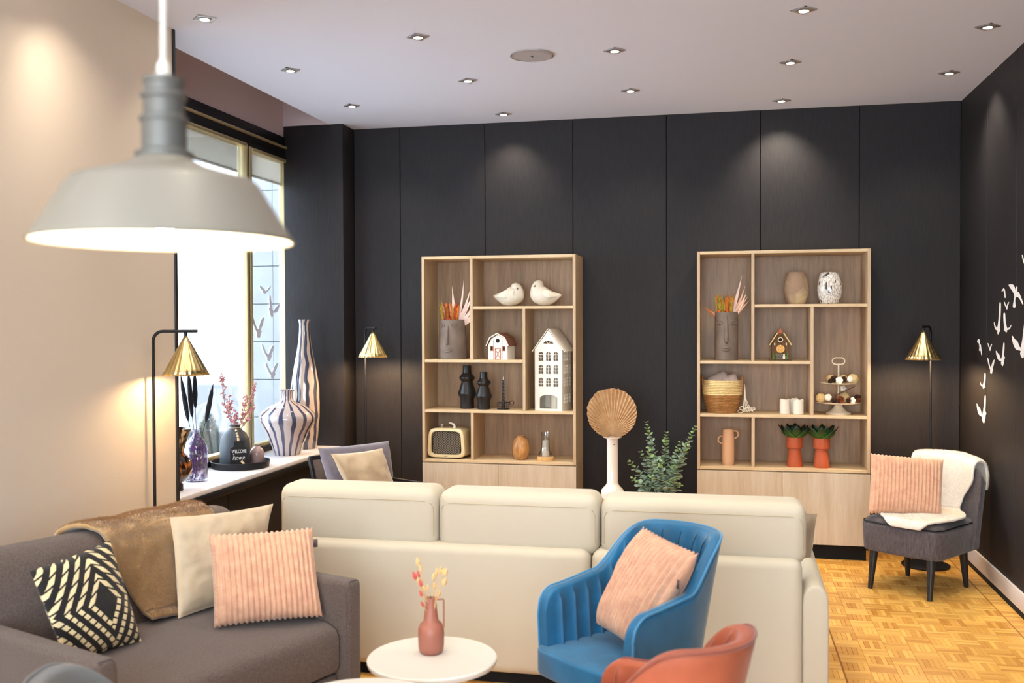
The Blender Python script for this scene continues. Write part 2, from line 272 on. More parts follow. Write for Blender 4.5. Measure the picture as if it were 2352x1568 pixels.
# ------------------------------------------------------------------ mesh helper
class G:
    def __init__(s): s.v = []; s.f = []; s.at = {}; s.mi = []
    def add(s, vs, fs, shade=None):
        o = len(s.v); s.v += [tuple(v) for v in vs]; s.f += [tuple(i+o for i in f) for f in fs]
        if shade is not None:
            s.at.setdefault('shade', {}); 
            for i in range(len(vs)): s.at['shade'][o+i] = shade[i] if isinstance(shade, (list, tuple)) else shade
        return s
    def box(s, x0, x1, y0, y1, z0, z1, M=None, shade=None):
        vs = [Vector((x, y, z)) for x in (x0, x1) for y in (y0, y1) for z in (z0, z1)]
        if M: vs = [M @ v for v in vs]
        return s.add(vs, [(0, 1, 3, 2), (4, 6, 7, 5), (0, 4, 5, 1), (2, 3, 7, 6), (0, 2, 6, 4), (1, 5, 7, 3)], shade)
    def lathe(s, prof, seg=32, c=(0, 0, 0), M=None, ang=2*pi, rfun=None, cap=False):
        vs = []; fs = []; n = len(prof)
        for i in range(seg):
            a = ang*i/seg
            for r, z in prof:
                k = rfun(a, z) if rfun else 1
                v = Vector((c[0]+r*k*cos(a), c[1]+r*k*sin(a), c[2]+z)); vs.append(M @ v if M else v)
        for i in range(seg):
            j = (i+1) % seg
            for k in range(n-1): fs.append((i*n+k, j*n+k, j*n+k+1, i*n+k+1))
        s.add(vs, fs)
        for k in (0, n-1) if cap else ():
            if prof[k][0] > 1e-6:
                o = len(s.v)-len(vs); f = [o+i*n+k for i in range(seg)]; s.f.append(tuple(f if k else f[::-1]))
        return s
    def tube(s, pts, r, seg=8, closed=False, cap=True, M=None):
        P = [Vector(p) for p in pts]; n = len(P); vs = []; fs = []
        R = r if isinstance(r, (list, tuple)) else [r]*n
        up = None
        for i in range(n):
            if closed: t = P[(i+1) % n]-P[i-1]
            else: t = P[min(i+1, n-1)]-P[max(i-1, 0)]
            t = t.normalized() if t.length > 1e-9 else Vector((0, 0, 1))
            if up is None: up = t.orthogonal().normalized()
            up = (up - t*up.dot(t)); up = up.normalized() if up.length > 1e-6 else t.orthogonal().normalized()
            b = t.cross(up)
            for k in range(seg):
                a = 2*pi*k/seg; v = P[i]+(up*cos(a)+b*sin(a))*R[i]; vs.append(M @ v if M else v)
        for i in range(n if closed else n-1):
            j = (i+1) % n
            for k in range(seg): fs.append((i*seg+k, i*seg+(k+1) % seg, j*seg+(k+1) % seg, j*seg+k))
        if cap and not closed:
            fs.append(tuple(range(seg))[::-1]); fs.append(tuple((n-1)*seg+k for k in range(seg)))
        return s.add(vs, fs)
    def ball(s, c, r, seg=12, ring=8, sc=(1, 1, 1), M=None, nz=0, shade=None):
        vs = []; fs = []; c = Vector(c)
        for i in range(ring+1):
            t = pi*i/ring
            for k in range(seg):
                a = 2*pi*k/seg; d = Vector((sin(t)*cos(a)*sc[0], sin(t)*sin(a)*sc[1], cos(t)*sc[2]))
                q = r*(1+nz*noise.noise(d*2.3+c*9)); v = d*q; v = (M @ v if M else v)+c; vs.append(v)
        for i in range(ring):
            for k in range(seg): fs.append((i*seg+k, (i+1)*seg+k, (i+1)*seg+(k+1) % seg, i*seg+(k+1) % seg))
        return s.add(vs, fs, shade)
    def grid(s, fn, nu, nv, wrap=False):
        vs = [fn(i/(nu if wrap else nu-1), j/(nv-1)) for i in range(nu) for j in range(nv)]; fs = []
        for i in range(nu if wrap else nu-1):
            k = (i+1) % nu
            for j in range(nv-1): fs.append((i*nv+j, k*nv+j, k*nv+j+1, i*nv+j+1))
        return s.add(vs, fs)
    def prism(s, poly, fn0, fn1):   # poly: 2-D outline; fn0/fn1 map (a,b) to 3-D front/back
        n = len(poly); vs = [fn0(*p) for p in poly]+[fn1(*p) for p in poly]
        fs = [tuple(range(n)), tuple(range(n, 2*n))[::-1]]+[(i, i+n, (i+1) % n+n, (i+1) % n) for i in range(n)]
        return s.add(vs, fs)
    def obj(s, name, m, parent=None, loc=None, smooth=35, bevel=0, bseg=2, subsurf=0, solid=0, rotz=None, fix=True):
        me = bpy.data.meshes.new(name); me.from_pydata(s.v, [], s.f); me.update()
        if fix or bevel:
            bm = bmesh.new(); bm.from_mesh(me)
            if bevel:
                bmesh.ops.remove_doubles(bm, verts=bm.verts, dist=1e-5)
            bmesh.ops.recalc_face_normals(bm, faces=bm.faces)
            if bevel:
                es = [e for e in bm.edges if len(e.link_faces) == 2 and e.calc_face_angle(0) > radians(30)]
                bmesh.ops.bevel(bm, geom=es, offset=bevel, segments=bseg, profile=.5, affect='EDGES', clamp_overlap=True)
            bm.to_mesh(me); bm.free()
        for k, d in s.at.items():
            if len(me.vertices) == len(s.v):
                a = me.attributes.new(k, 'FLOAT', 'POINT')
                a.data.foreach_set('value', [d.get(i, .5) for i in range(len(s.v))])
        me.materials.append(m)
        if smooth:
            me.shade_smooth()
            if smooth < 180: me.set_sharp_from_angle(angle=radians(smooth))
        o = bpy.data.objects.new(name, me); COL.objects.link(o)
        if loc is not None: o.location = loc
        if rotz is not None: o.rotation_euler = (0, 0, rotz)
        if parent: o.parent = parent
        if solid:
            md = o.modifiers.new('thick', 'SOLIDIFY'); md.thickness = solid; md.offset = 1
        if subsurf:
            md = o.modifiers.new('smooth', 'SUBSURF'); md.levels = subsurf; md.render_levels = subsurf
        return o
def tag(o, label, cat, group=None):
    o['label'] = label; o['category'] = cat
    if group: o['group'] = group
    return o
def thing(name, label, cat, loc=(0, 0, 0), rotz=0, group=None):
    o = bpy.data.objects.new(name, None); o.empty_display_size = .1; COL.objects.link(o)
    o.location = loc; o.rotation_euler = (0, 0, rotz); return tag(o, label, cat, group)
def struct(o, label=None):
    o['kind'] = 'structure'
    if label: o['label'] = label
    return o
def dup(o, parent=None, loc=None, rotz=None, label=None, group=None):
    c = o.copy(); COL.objects.link(c)
    if parent: c.parent = parent
    if loc is not None: c.location = loc
    if rotz is not None: c.rotation_euler = (0, 0, rotz)
    if label: c['label'] = label
    if group: c['group'] = group
    for ch in list(o.children): dup(ch, c)
    return c
def lamp(kind, name, parent, loc, energy, color, size=.03, angle=None, blend=.5, rot=(0, 0, 0)):
    l = bpy.data.lights.new(name, kind); l.energy = energy; l.color = color; l.shadow_soft_size = size
    if angle: l.spot_size = angle; l.spot_blend = blend
    o = bpy.data.objects.new(name, l); COL.objects.link(o); o.location = loc; o.rotation_euler = rot
    if parent: o.parent = parent
    return o
def smooth01(a, b, x):
    t = min(1, max(0, (x-a)/(b-a))); return t*t*(3-2*t)
def rbox(x0, x1, y0, y1, z0, z1, r, seg=4):   # soft box: bevelled
    return G().box(x0, x1, y0, y1, z0, z1)
def cyl_between(g, a, b, r0, r1=None, seg=12): return g.tube([a, b], [r0, r0 if r1 is None else r1], seg)

# ------------------------------------------------------------------ the room
YB, XR, H, XW = 6.79, 1.487, 2.91, -3.08
YR = -2.2   # assumed street front behind the camera, unseen
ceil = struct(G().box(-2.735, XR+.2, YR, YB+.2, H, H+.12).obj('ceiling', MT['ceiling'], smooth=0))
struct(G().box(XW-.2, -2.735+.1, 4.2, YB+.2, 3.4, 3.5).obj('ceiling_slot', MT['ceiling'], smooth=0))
struct(G().box(-2.735, -2.715, 4.3, YB, H+.12, 3.4).obj('trim_1', MT['mauve'], smooth=0))
floor = struct(G().box(XW, XR+.2, YR, YB+.2, -.12, -.004).obj('floor', MT['parq_base'], smooth=0))
# back wall: dark panels with open joints
wb = struct(G().box(XW, XR+.2, YB+.012, YB+.2, -.1, 3.4).obj('wall_back', MT['joint'], smooth=0))
edges = [-2.63, -2.279, -1.65, -1.022, -.38, .241, .868, XR]
for a, b in zip(edges, edges[1:]):
    G().box(a+.0025, b-.0025, YB, YB+.012, 0, H+.02).obj('panel', MT['black'], wb, bevel=.0015, bseg=1)
# right wall
wr = struct(G().box(XR+.012, XR+.2, YR, YB+.2, -.1, H+.1).obj('wall_right', MT['joint'], smooth=0))
ye = [YB, 6.149, 5.559, 4.95, 4.34, 3.73, 3.12, 2.51, 1.9, 1.29, .68, .07, -.54, -1.15, -1.76, YR]
for a, b in zip(ye, ye[1:]):
    G().box(XR, XR+.012, b+.002, a-.002, 0, H).obj('panel', MT['black'], wr, bevel=.0015, bseg=1)
struct(G().box(XR-.014, XR, YR, YB-.002, .03, .125).obj('baseboard_right', MT['white_trim'], bevel=.004))
struct(G().box(XR-.012, XR-.001, YR, YB-.002, .0, .03).obj('trim_2', MT['joint'], smooth=0))
# corner column beside the window
colm = struct(G().box(XW+.0, -2.63, 6.575, YB+.02, 0, H).obj('column', MT['black'], bevel=.004))
struct(G().box(XW+.0, -2.63, 6.577, YB+.02, H+.001, 3.4).obj('trim_3', MT['mauve'], smooth=0))
# cream wall at the left and its black end
struct(G().box(XW-.2, -2.58, YR, 4.29, -.1, 3.4).obj('wall_left', MT['cream'], smooth=0))
struct(G().box(XW-.02, -2.572, 4.2895, 4.31, 0, H).obj('trim_5', MT['darkwood'], bevel=.002))
# mauve lintel wall above the window, wall under the sill
struct(G().box(XW-.2, XW, 4.2, YB+.2, 2.83, 3.4).obj('wall_window', MT['mauve'], smooth=0))
struct(G().box(XW-.02, XW+.012, 4.3, 6.58, 2.69, 2.832).obj('trim_6', MT['blackmetal'], bevel=.004))
wu = struct(G().box(XW-.2, -2.715, 4.29, 6.58, -.1, .585).obj('wall_under_window', MT['joint'], smooth=0))
for a, b in ((4.30, 5.02), (5.02, 5.74), (5.74, 6.575)):
    G().box(-2.715, -2.70, a+.002, b-.002, .02, .565).obj('panel', MT['black'], wu, bevel=.0015, bseg=1)
sill = struct(G().box(XW+.02, -2.66, 4.31, 6.575, .605, .63).obj('window_sill', MT['sill'], bevel=.004))
G().box(-2.69, -2.655, 4.31, 6.575, .565, .606).obj('sill_edge', MT['blackmetal'], sill, bevel=.004)
# unseen rear wall (behind the camera), two big openings added to tune daylight
wk = struct(G().box(XW, XR+.2, YR-.2, YR, -.1, .12).obj('wall_rear', MT['cream'], smooth=0))
G().box(XW, XR+.2, YR-.2, YR, 2.75, 3.4).obj('lintel', MT['cream'], wk, smooth=0)
for a, b in ((XW, -2.5), (-.65, -.5), (1.4, XR+.2)):
    G().box(a, b, YR-.2, YR, .12, 2.75).obj('pier', MT['cream'], wk, smooth=0)

# window with brass frames
win = bpy.data.objects.new('window_1', None); COL.objects.link(win); struct(win, 'shop window with brass frames and a dark surround')
def wf(name, y0, y1, z0, z1, x0=XW-.05, x1=XW+.02, m='gold', bev=.006):
    return G().box(x0, x1, y0, y1, z0, z1).obj(name, MT[m], win, bevel=bev)
wf('bottom_rail', 4.3, 6.75, .63, .665, m='blackmetal', x1=XW+.03); wf('bottom_bead', 4.3, 6.6, .665, .69, x1=XW+.01)
wf('top_rail', 4.3, 5.985, 2.665, 2.69); wf('top_rail', 6.065, 6.62, 2.65, 2.675); wf('top_filler', 6.0, 6.75, 2.675, 2.70, m='blackmetal')
wf('head_strip', 4.3, 6.74, 2.748, 2.765, x0=XW, x1=XW+.03)
wf('mullion', 5.985, 6.018, .665, 2.69, x1=XW+.014); wf('mullion_gap', 6.018, 6.034, .665, 2.69, x1=XW+.01, m='blackmetal'); wf('mullion', 6.034, 6.065, .665, 2.69, x1=XW+.014)
wf('jamb', 6.60, 6.64, .665, 2.68); wf('jamb_gap', 6.64, 6.66, .665, 2.68, x1=XW+.0, m='blackmetal'); wf('jamb', 6.66, 6.735, .665, 2.75, x1=XW+.012)
wf('outer_frame', 4.3, 4.36, .66, 2.7, m='blackmetal')
wf('outer_post', 6.11, 6.17, .69, 2.67, x0=XW-.12, x1=XW-.06, m='white_trim'); wf('outer_post', 6.74, 6.80, .69, 2.67, x0=XW-.12, x1=XW-.06, m='white_trim')
for a, b in ((4.36, 5.97), (6.06, 6.61)):
    G().box(XW-.024, XW-.02, a, b, .68, 2.68).obj('pane', MT['pane'], win, smooth=0)
for i, (a, b) in enumerate(((4.36, 5.955), (6.075, 6.60))):
    t = thing('roller_blind', ['pale roller blind lowered a little at the top of the wide window pane', 'pale roller blind at the top of the narrow pane beside the black column'][i], 'blind', (XW-.035, 0, 2.5))
    G().box(-.004, 0, a, b, 0, .17).obj('blind_cloth', MT['blind'], t, smooth=0)
    G().box(-.010, .002, a, b, -.006, .010).obj('bottom_bar', MT['blind'], t, bevel=.003)

# ------------------------------------------------------------------ parquet floor: mosaic of five-finger blocks
BX, BY = .1103, .10655
def finger(g, x0, x1, y0, y1, sh, dz=0):
    e = .0012; z = -.0005+dz
    vs = [(x0+e, y0+e, z), (x1-e, y0+e, z), (x1-e, y1-e, z), (x0+e, y1-e, z), (x0, y0, z-.003), (x1, y0, z-.003), (x1, y1, z-.003), (x0, y1, z-.003)]
    g.add(vs, [(0, 1, 2, 3), (0, 4, 5, 1), (1, 5, 6, 2), (2, 6, 7, 3), (3, 7, 4, 0)], sh)
rng = random.Random(3); cand = []; rest = G()
x_seam, y_seam = 1.39, 5.815
for i in range(-2, 40):
    for j in range(-9, 54):
        x1 = x_seam-BX*i*1.0-(i//8)*.006; x0 = x1-BX; y0 = y_seam+BY*(-j)-(j//8)*.006; y1 = y0+BY
        if i < 0 or x0 < -2.6 or y0 < 1.2 or y1 > YB: continue
        hor = (i+j) % 2; base = rng.random()
        for k in range(5):
            sh = min(1, max(0, .5+.45*(base-.5)+rng.uniform(-.42, .42)))
            if hor: r = (x0, x1, y0+BY*k/5, y0+BY*(k+1)/5)
            else: r = (x0+BX*k/5, x0+BX*(k+1)/5, y0, y1)
            cand.append((r, sh, hor))
for k in range(250):   # border strip along the right wall
    y0 = YB-.0213*(k+1)
    if y0 > 1.3: cand.append(((x_seam+.006, XR-.002, y0, y0+.0213), rng.uniform(.1, .95), 2))
def in_view(r):
    p = Vector(((r[0]+r[1])/2, (r[2]+r[3])/2, 0))-Vector((0, 0, 1.5)); z = p.dot(_f)
    return z > 0 and abs(p.dot(_r)/z) < .525 and -p.dot(_u)/z < .35 and r[0] > .43 and r[2] > 3.9
vis = sorted([c for c in cand if in_view(c[0])], key=lambda c: c[0][2])
single = set(id(c) for c in vis[:296])
pm = {}
for c in cand:
    r, sh, hor = c
    if id(c) in single:
        q = (hor, int(sh*5.99))
        if q not in pm:
            g = G(); finger(g, -(r[1]-r[0])/2, (r[1]-r[0])/2, -(r[3]-r[2])/2, (r[3]-r[2])/2, (q[1]+.5)/6)
            o = g.obj('board', MT['parq'], floor, smooth=0); pm[q] = o.data
        else:
            o = bpy.data.objects.new('board', pm[q]); COL.objects.link(o); o.parent = floor
        o.location = ((r[0]+r[1])/2, (r[2]+r[3])/2, 0)
    else: finger(rest, *r, sh)
o = rest.obj('parquet', MT['parq'], floor, smooth=0); o['kind'] = 'stuff'

# ------------------------------------------------------------------ downlights and ceiling speaker
proto = None
DL = [(-1.45, 6.51, 'square downlight above the left bookcase, nearest the dark back wall'), (.36, 6.516, 'square downlight above the right bookcase, nearest the dark back wall'),
      (-2.35, 6.04, 'square downlight nearest the black corner column'), (-.553, 6.027, 'square downlight over the gap between the bookcases'), (1.25, 6.007, 'square downlight nearest the corner of the two dark walls'),
      (-1.452, 5.566, 'square downlight just beyond the round ceiling speaker, to its left'), (.354, 5.57, 'square downlight over the right bookcase, third from the back wall'),
      (-2.352, 5.117, 'square downlight beside the mauve lintel, halfway along the window'), (-.551, 5.126, 'square downlight beside the round ceiling speaker, to its right'), (1.235, 5.111, 'square downlight nearest the upper right corner of the picture'),
      (-1.468, 4.663, 'square downlight left of the ceiling speaker, nearer the camera'), (.354, 4.656, 'square downlight at the top edge of the picture, above the right bookcase'),
      (-2.338, 4.17, 'square downlight nearest the pendant cord and the cream wall')]
more = [(x, y, None) for y, xs in ((3.26, (-2.35,)), (3.74, (-1.45, .355)), (4.2, (-.55, 1.24)), (3.26, (-.55, 1.24)), (2.8, (-1.45, .355)), (2.33, (-2.35, -.55, 1.24)), (1.4, (-2.35, -.55, 1.24)), (.5, (-1.45, .355)), (-.5, (-2.35, -.55, 1.24))) for x in xs]
for x, y, lab in DL+more:
    lb = lab
    if proto is None:
        t = thing('downlight', lb, 'ceiling light', (x, y, H), radians(45), 'square ceiling downlights'); proto = t
        g = G(); s, hole = .041, .028
        for k in range(4):
            M = Matrix.Rotation(k*pi/2, 4, 'Z'); g.box(-s, s, hole-.004, s, -.006, 0, M)
        g.obj('frame', MT['spot_frame'], t, bevel=.001, bseg=1)
        G().lathe([(.028, -.008), (.022, -.009), (.022, .0), (.031, .0)], 24).obj('bezel', MT['spot_frame'], t)
        G().lathe([(.0215, -.0065), (.0001, -.008)], 20).obj('lens', MT['spot_glow'], t)
        G().box(-.038, .038, -.038, .038, -.0015, -.0005).obj('backplate', MT['spot_frame'], t, smooth=0)
    else: t = dup(proto, loc=(x, y, H), label=lb)
    if lab is None:      # further fixtures nearer the street: pieces of the ceiling
        t.parent = ceil
        for k_ in ('label', 'category', 'group'): del t[k_]
    # the little gimbals next to the dark walls are tipped towards them
    tip = Vector((0, .40, -1)) if y > 6.45 else Vector((.40, 0, -1)) if x > 1.2 else Vector((0, 0, -1))
    q = (Matrix.Rotation(-radians(45), 3, 'Z') @ tip).to_track_quat('-Z', 'Y').to_euler()
    lamp('SPOT', 'downlight_beam', t, (0, 0, -.012), SPOT_W*(2.0 if tip.length > 1.01 else 1), SPOT_C, .022, radians(92), .9, rot=q)
t = thing('ceiling_speaker', 'round flush loudspeaker grille in the white ceiling with a small dark slot', 'speaker', (-.987, 5.12, H))
G().lathe([(.115, 0), (.115, -.007), (.107, -.008), (.107, -.005)], 48).obj('rim', MT['spot_frame'], t)
G().lathe([(.107, -.006), (.0001, -.0075)], 48).obj('grille', MT['grille'], t)
G().box(-.012, .012, -.002, .002, -.0095, -.007, Matrix.Rotation(radians(70), 4, 'Z')).obj('slot', MT['dark_hole'], t)

# ------------------------------------------------------------------ bookcases
BW, BD, T = 1.062, .332, .019
def bookcase(x, label):
    t = thing('bookcase', label, 'bookcase', (x, 6.4585, 0), 0, 'oak bookcases on the dark wall')
    D = BD-.004
    def P(n, m, *b): return G().box(*b).obj(n, MT[m], t, bevel=.0012, bseg=1)
    z0, z1 = .553, 1.954
    P('side_panel', 'oak', 0, T, 0, D, z0, z1); P('side_panel', 'oak', BW-T, BW, 0, D, z0, z1)
    P('top_panel', 'oak_edge', T, BW-T, .0, D, z1-T, z1); P('bottom_panel', 'oak_edge', T, BW-T, .0, D, z0, z0+T)
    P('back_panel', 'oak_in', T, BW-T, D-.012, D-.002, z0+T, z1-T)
    d = D-.012
    zA, zB, zC, v1, v2, v3 = 1.603, 1.243, .901, .350, .712, .352; h = T/2
    P('shelf', 'oak_edge', v1+h, BW-T, .002, d, zA-h, zA+h); P('shelf', 'oak_edge', T, v2-h, .002, d, zB-h, zB+h); P('shelf', 'oak_edge', T, BW-T, .002, d, zC-h, zC+h)
    P('divider', 'oak', v1-h, v1+h, .001, d, zB+h, z1-T); P('divider', 'oak', v2-h, v2+h, .001, d, zC+h, zA-h); P('divider', 'oak', v3-h, v3+h, .001, d, z0+T, zC-h)
    P('cabinet_body', 'oak', 0, BW, .02, D, .09, z0-.003)
    for a, b in ((.0, BW/2-.0015), (BW/2+.0015, BW)):
        dr = P('door', 'oak_door', a, b, .0, .0185, .094, z0-.007)
    P('plinth', 'joint', .02, BW-.02, .03, D, 0, .09)
    return t
bookcase(-2.018, 'tall light oak bookcase holding the cream radio and white bird figures, nearer the window')
bookcase(-.167, 'tall light oak bookcase holding the woven basket and orange pots, nearer the slipper chair')
ZT, ZA, ZB, ZC, ZF = 1.954, 1.603+T/2, 1.243+T/2, .901+T/2, .553+T   # tops of boards
YS = 6.60

# face planters -----------------------------------------------------------------
def face_vase(loc, rt, rb, h, kind, label):
    t = thing('face_vase', label, 'vase', loc, -.12 if kind == 'round' else 0)
    prof = [(.0001, 0), (rb*.97, 0), (rb, .006), (rb*.99, h*.3), ((rt+rb)/2, h*.6), (rt, h*.97), (rt*.985, h), (rt-.008, h), (rt-.010, h-.04), (.0001, h-.04)]
    G().lathe(prof, 40).obj('body', MT['stone_face'], t, smooth=50)
    r = lambda z: rb+(rt-rb)*z/h
    def on(a, z, d=0): rr = r(z)+d; return Vector((rr*sin(a), -rr*cos(a), z))
    g = G(); nz = [(h*.90, .003), (h*.75, .007), (h*.5, .012), (h*.40, .016), (h*.365, .010)]
    if kind == 'round':
        g.tube([on(0, h*.84, -.002), on(0, h*.7, .005), on(0, h*.55, .009), on(0, h*.42, .012), on(0, h*.37, .004)], [.006, .008, .010, .013, .009], 10)
    else:
        g.tube([on(0, h*.93, -.002), on(0, h*.75, .006), on(0, h*.5, .008), on(0, h*.40, .011), on(0, h*.36, .002)], [.006, .010, .012, .014, .008], 10)
    g.obj('nose', MT['stone_face'], t, smooth=80)
    for s in (-1, 1):
        a0 = s*.52 if kind == 'round' else s*.66; zc = h*.86 if kind == 'round' else h*.79
        e = G(); w_, hh = (.24, .013) if kind == 'round' else (.30, .010)
        pts = [on(a0+w_*cos(q), zc+hh*sin(q), .001) for q in [2*pi*k/20 for k in range(20)]]
        e.tube(pts, .0042, 6, closed=True); e.ball(on(a0, zc, .001), .008, 10, 6, (1, .6, 1)); e.obj('eye', MT['stone_face'], t, smooth=80)
    m = G()
    zc = h*.235 if kind == 'round' else h*.24; wd = .42 if kind == 'round' else .42
    up = [on(wd*q, zc+.008*(1-q*q)-(.004*(1-abs(q)*3) if abs(q) < .33 and kind == 'round' else 0), .002) for q in [-1+k/8 for k in range(17)]]
    dn = [on(wd*.9*q, zc-.009*(1-q*q), .003) for q in [-1+k/8 for k in range(17)]]
    rr = [.0022+.006*(1-(abs(-1+k/8))**2) for k in range(17)]
    m.tube(up, rr, 8); m.tube(dn, rr, 8); m.obj('mouth', MT['stone_face'], t, smooth=80)
    return t
face_vase((-1.835, 6.585, ZB), .087, .099, .272, 'round', 'tapered grey stoneware vase with a staring moulded face, in the left bookcase')
face_vase((.018, 6.585, ZB), .074, .075, .312, 'slim', 'slim grey stoneware vase with a long-nosed moulded face, in the right bookcase')
C_ = dict(red='#b5442c', orange='#d9752f', yel='#b7a03c', olive='#8f8a35', blush='#ecd2c6', peach='#e3b291')
for k, v in C_.items(): MT['dry_'+k] = mat('dried_'+k, v, .85, var=(30, v, .3, .7))
def bouquet(loc, r, label, seed, leaves):
    rg = random.Random(seed); t = thing('dried_bouquet', label, 'dried flowers', loc)
    def stalk(x, y, dx, dz, m, w=.0026):
        g = G(); P = [Vector((x, y, -.02)), Vector((x+dx*.5, y, dz*.5)), Vector((x+dx, y+rg.uniform(-.01, .01), dz))]; g.tube(P, w*.6, 5)
        for k in range(26):
            q = .3+.7*k/25; c = P[0].lerp(P[2], q); a = rg.uniform(0, 6.28)
            g.tube([c, c+Vector((cos(a)*.010, sin(a)*.010, .016))], [w*1.3, .0004], 4)
        return g.obj('dried_stalk', MT['dry_'+m], t, smooth=60)
    for k in range(40):
        x = rg.uniform(-.95, .5)*r; stalk(x, rg.uniform(-.5, .5)*r, x*.35+rg.uniform(-.01, .01), rg.uniform(.085, .145), rg.choice(['yel', 'yel', 'olive', 'orange', 'red', 'orange']))
    for k in range(7):
        g = G(); x = rg.uniform(-1, .2)*r; g.ball((x, -.35*r+rg.uniform(-.02, .0), rg.uniform(.012, .05)), rg.uniform(.006, .010), 8, 6); g.obj('dried_berry', MT['dry_'+rg.choice(['red', 'orange'])], t)
    for (x, dx, dz, w_, m, bend) in leaves:
        g = G(); n = 9
        def fn(u, v):
            q = v; c = Vector((x+dx*q+bend*sin(q*pi)*.02, .01-.02*q, -.01+dz*q)); wd = 1.5*w_*(sin(pi*min(1, q*.75+.22))**1.0)*(1-q)**.45
            side = Vector((dz, 0, -dx)).normalized(); return c+side*(u-.5)*2*wd+Vector((0, -abs(u-.5)*wd*1.4, 0))
        g.grid(fn, 3, n); g.obj('palm_blade', MT['dry_'+m], t, smooth=60, solid=.001)
    return t
bouquet((-1.835, 6.585, ZB+.232), .07, 'bunch of dried grasses with blush palm blades in the tapered face vase', 5,
        [(.02, -.02, .28, .010, 'blush', 0), (.03, .055, .33, .007, 'blush', .4), (.03, .10, .26, .009, 'blush', .5), (.03, .12, .22, .010, 'blush', .2), (.04, .125, .17, .010, 'blush', .6), (.03, .12, .13, .011, 'blush', .3), (.04, .12, .10, .010, 'blush', .7), (.04, .115, .065, .010, 'blush', 0), (-.02, -.06, .18, .010, 'peach', 0), (.0, -.02, .17, .006, 'peach', 0), (.04, .105, .045, .010, 'blush', 0)])
bouquet((.018, 6.585, ZB+.272), .06, 'bunch of dried grasses with peach palm blades in the slim face vase', 9,
        [(.03, .07, .29, .008, 'blush', 0), (.03, .09, .22, .008, 'peach', .3), (.03, .095, .17, .011, 'blush', .4), (.035, .10, .15, .009, 'peach', 0), (.03, .115, .125, .007, 'peach', 0), (-.03, -.11, .085, .009, 'orange', 0), (-.03, -.07, .06, .007, 'peach', 0), (.02, .03, .13, .014, 'blush', .3)])

# birds --------------------------------------------------------------------------
def bird(loc, mirror, h, label, nod):
    t = thing('bird_figurine', label, 'figurine', loc, 0, 'white bird figurines'); s = mirror
    hz = h-.040
    key = [(-.122, .074, .003), (-.112, .072, .011), (-.085, .066, .028), (-.05, .060, .047), (-.012, .062, .061), (.018, .074, .0635), (.034, .070+(h-.15)*.4, .060), (.040, hz-.024, .050), (.038, hz-.004, .043), (.034, hz+.014, .035), (.031, hz+.026, .0275), (.030, hz+.0335, .0185), (.0295, hz+.0375, .009), (.029, hz+.0385, .001)]
    K = [Vector(k) for k in key]; Q = []
    for k in range(len(K)-1):
        for j in range(4):
            p0 = K[max(0, k-1)]; p1 = K[k]; p2 = K[k+1]; p3 = K[min(len(K)-1, k+2)]; q = j/4
            Q.append(.5*((2*p1)+(-p0+p2)*q+(2*p0-5*p1+4*p2-p3)*q*q+(-p0+3*p1-3*p2+p3)*q**3))
    Q.append(K[-1]); g = G(); g.tube([(s*q.x, 0, q.y) for q in Q], [max(.001, q.z) for q in Q], 28)
    g.v = [(v[0], v[1]*.93, max(0, v[2])) for v in g.v]; g.obj('body', MT['bird_cer'], t, smooth=80)
    body = [(-.118, .078, .004)]*10
    g = G(); g.tube([(s*.052, -.034, hz-.002), (s*.060, -.048, hz-.008)], [.008, .0008], 8); g.obj('beak', MT['eye'], t)
    for sy in (-1, 1):
        g = G()
        def fn(u, v):
            q = v; x = s*(.004-.110*q); zc = .085-.010*q-.012*q*q; hw = .032*sin(pi*min(1, q*.8+.22))*(1-q*.55)
            z = zc+(u-.5)*2*hw; i = min(len(body)-2, max(0, int((1-q)*5))); 
            yy = .0580*sin(pi*min(1, .30+.35*(1-q)))*(1-.75*max(0, q-.45))+.003*(1-abs(u-.5)*2)
            return Vector((x, sy*yy*(1 if u < .8 else .93), z))
        g.grid(fn, 7, 10); g.obj('wing', MT['bird_wing'], t, smooth=80, solid=.004)
    return t
bird((-1.418, 6.57, ZA), 1, .162, 'white ceramic bird figurine with its tail pointing to the window', 0)
bird((-1.190, 6.57, ZA), -1, .178, 'taller white ceramic bird figurine, its tail pointing away from the window', 0)

# barn birdhouse -------------------------------------------------------------------
t = thing('barn_birdhouse', 'small white barn shaped birdhouse with a brown roof and rust red trim', 'birdhouse', (-1.483, 6.53, ZB), radians(-14))
prof = [(-.072, 0), (.072, 0), (.072, .100), (.050, .142), (0, .168), (-.050, .142), (-.072, .100)]
G().prism(prof, lambda a, b: Vector((a, -.04, b)), lambda a, b: Vector((a, .07, b))).obj('body', MT['tin_white'], t, smooth=0)
rp = [(-.084, .092), (-.057, .146), (0, .176), (.057, .146), (.084, .092)]
for (a, b) in zip(rp, rp[1:]):
    d = Vector((b[0]-a[0], 0, b[1]-a[1])); nrm = Vector((-d.z, 0, d.x)).normalized()*.006
    g = G(); p = [Vector((a[0], 0, a[1])), Vector((b[0], 0, b[1]))]
    vs = []
    for y in (-.048, .08):
        for q in (p[0], p[1], p[1]+nrm, p[0]+nrm): vs.append(q+Vector((0, y, 0)))
    g.add(vs, [(0, 1, 2, 3), (7, 6, 5, 4), (0, 4, 5, 1), (1, 5, 6, 2), (2, 6, 7, 3), (3, 7, 4, 0)]); g.obj('roof_panel', MT['roof_brown'], t, smooth=0)
for (a, b) in zip(rp, rp[1:]):
    g = G(); g.tube([Vector((a[0], -.050, a[1]+.001)), Vector((b[0], -.050, b[1]+.001))], .0042, 6); g.obj('fascia', MT['tin_white'], t)
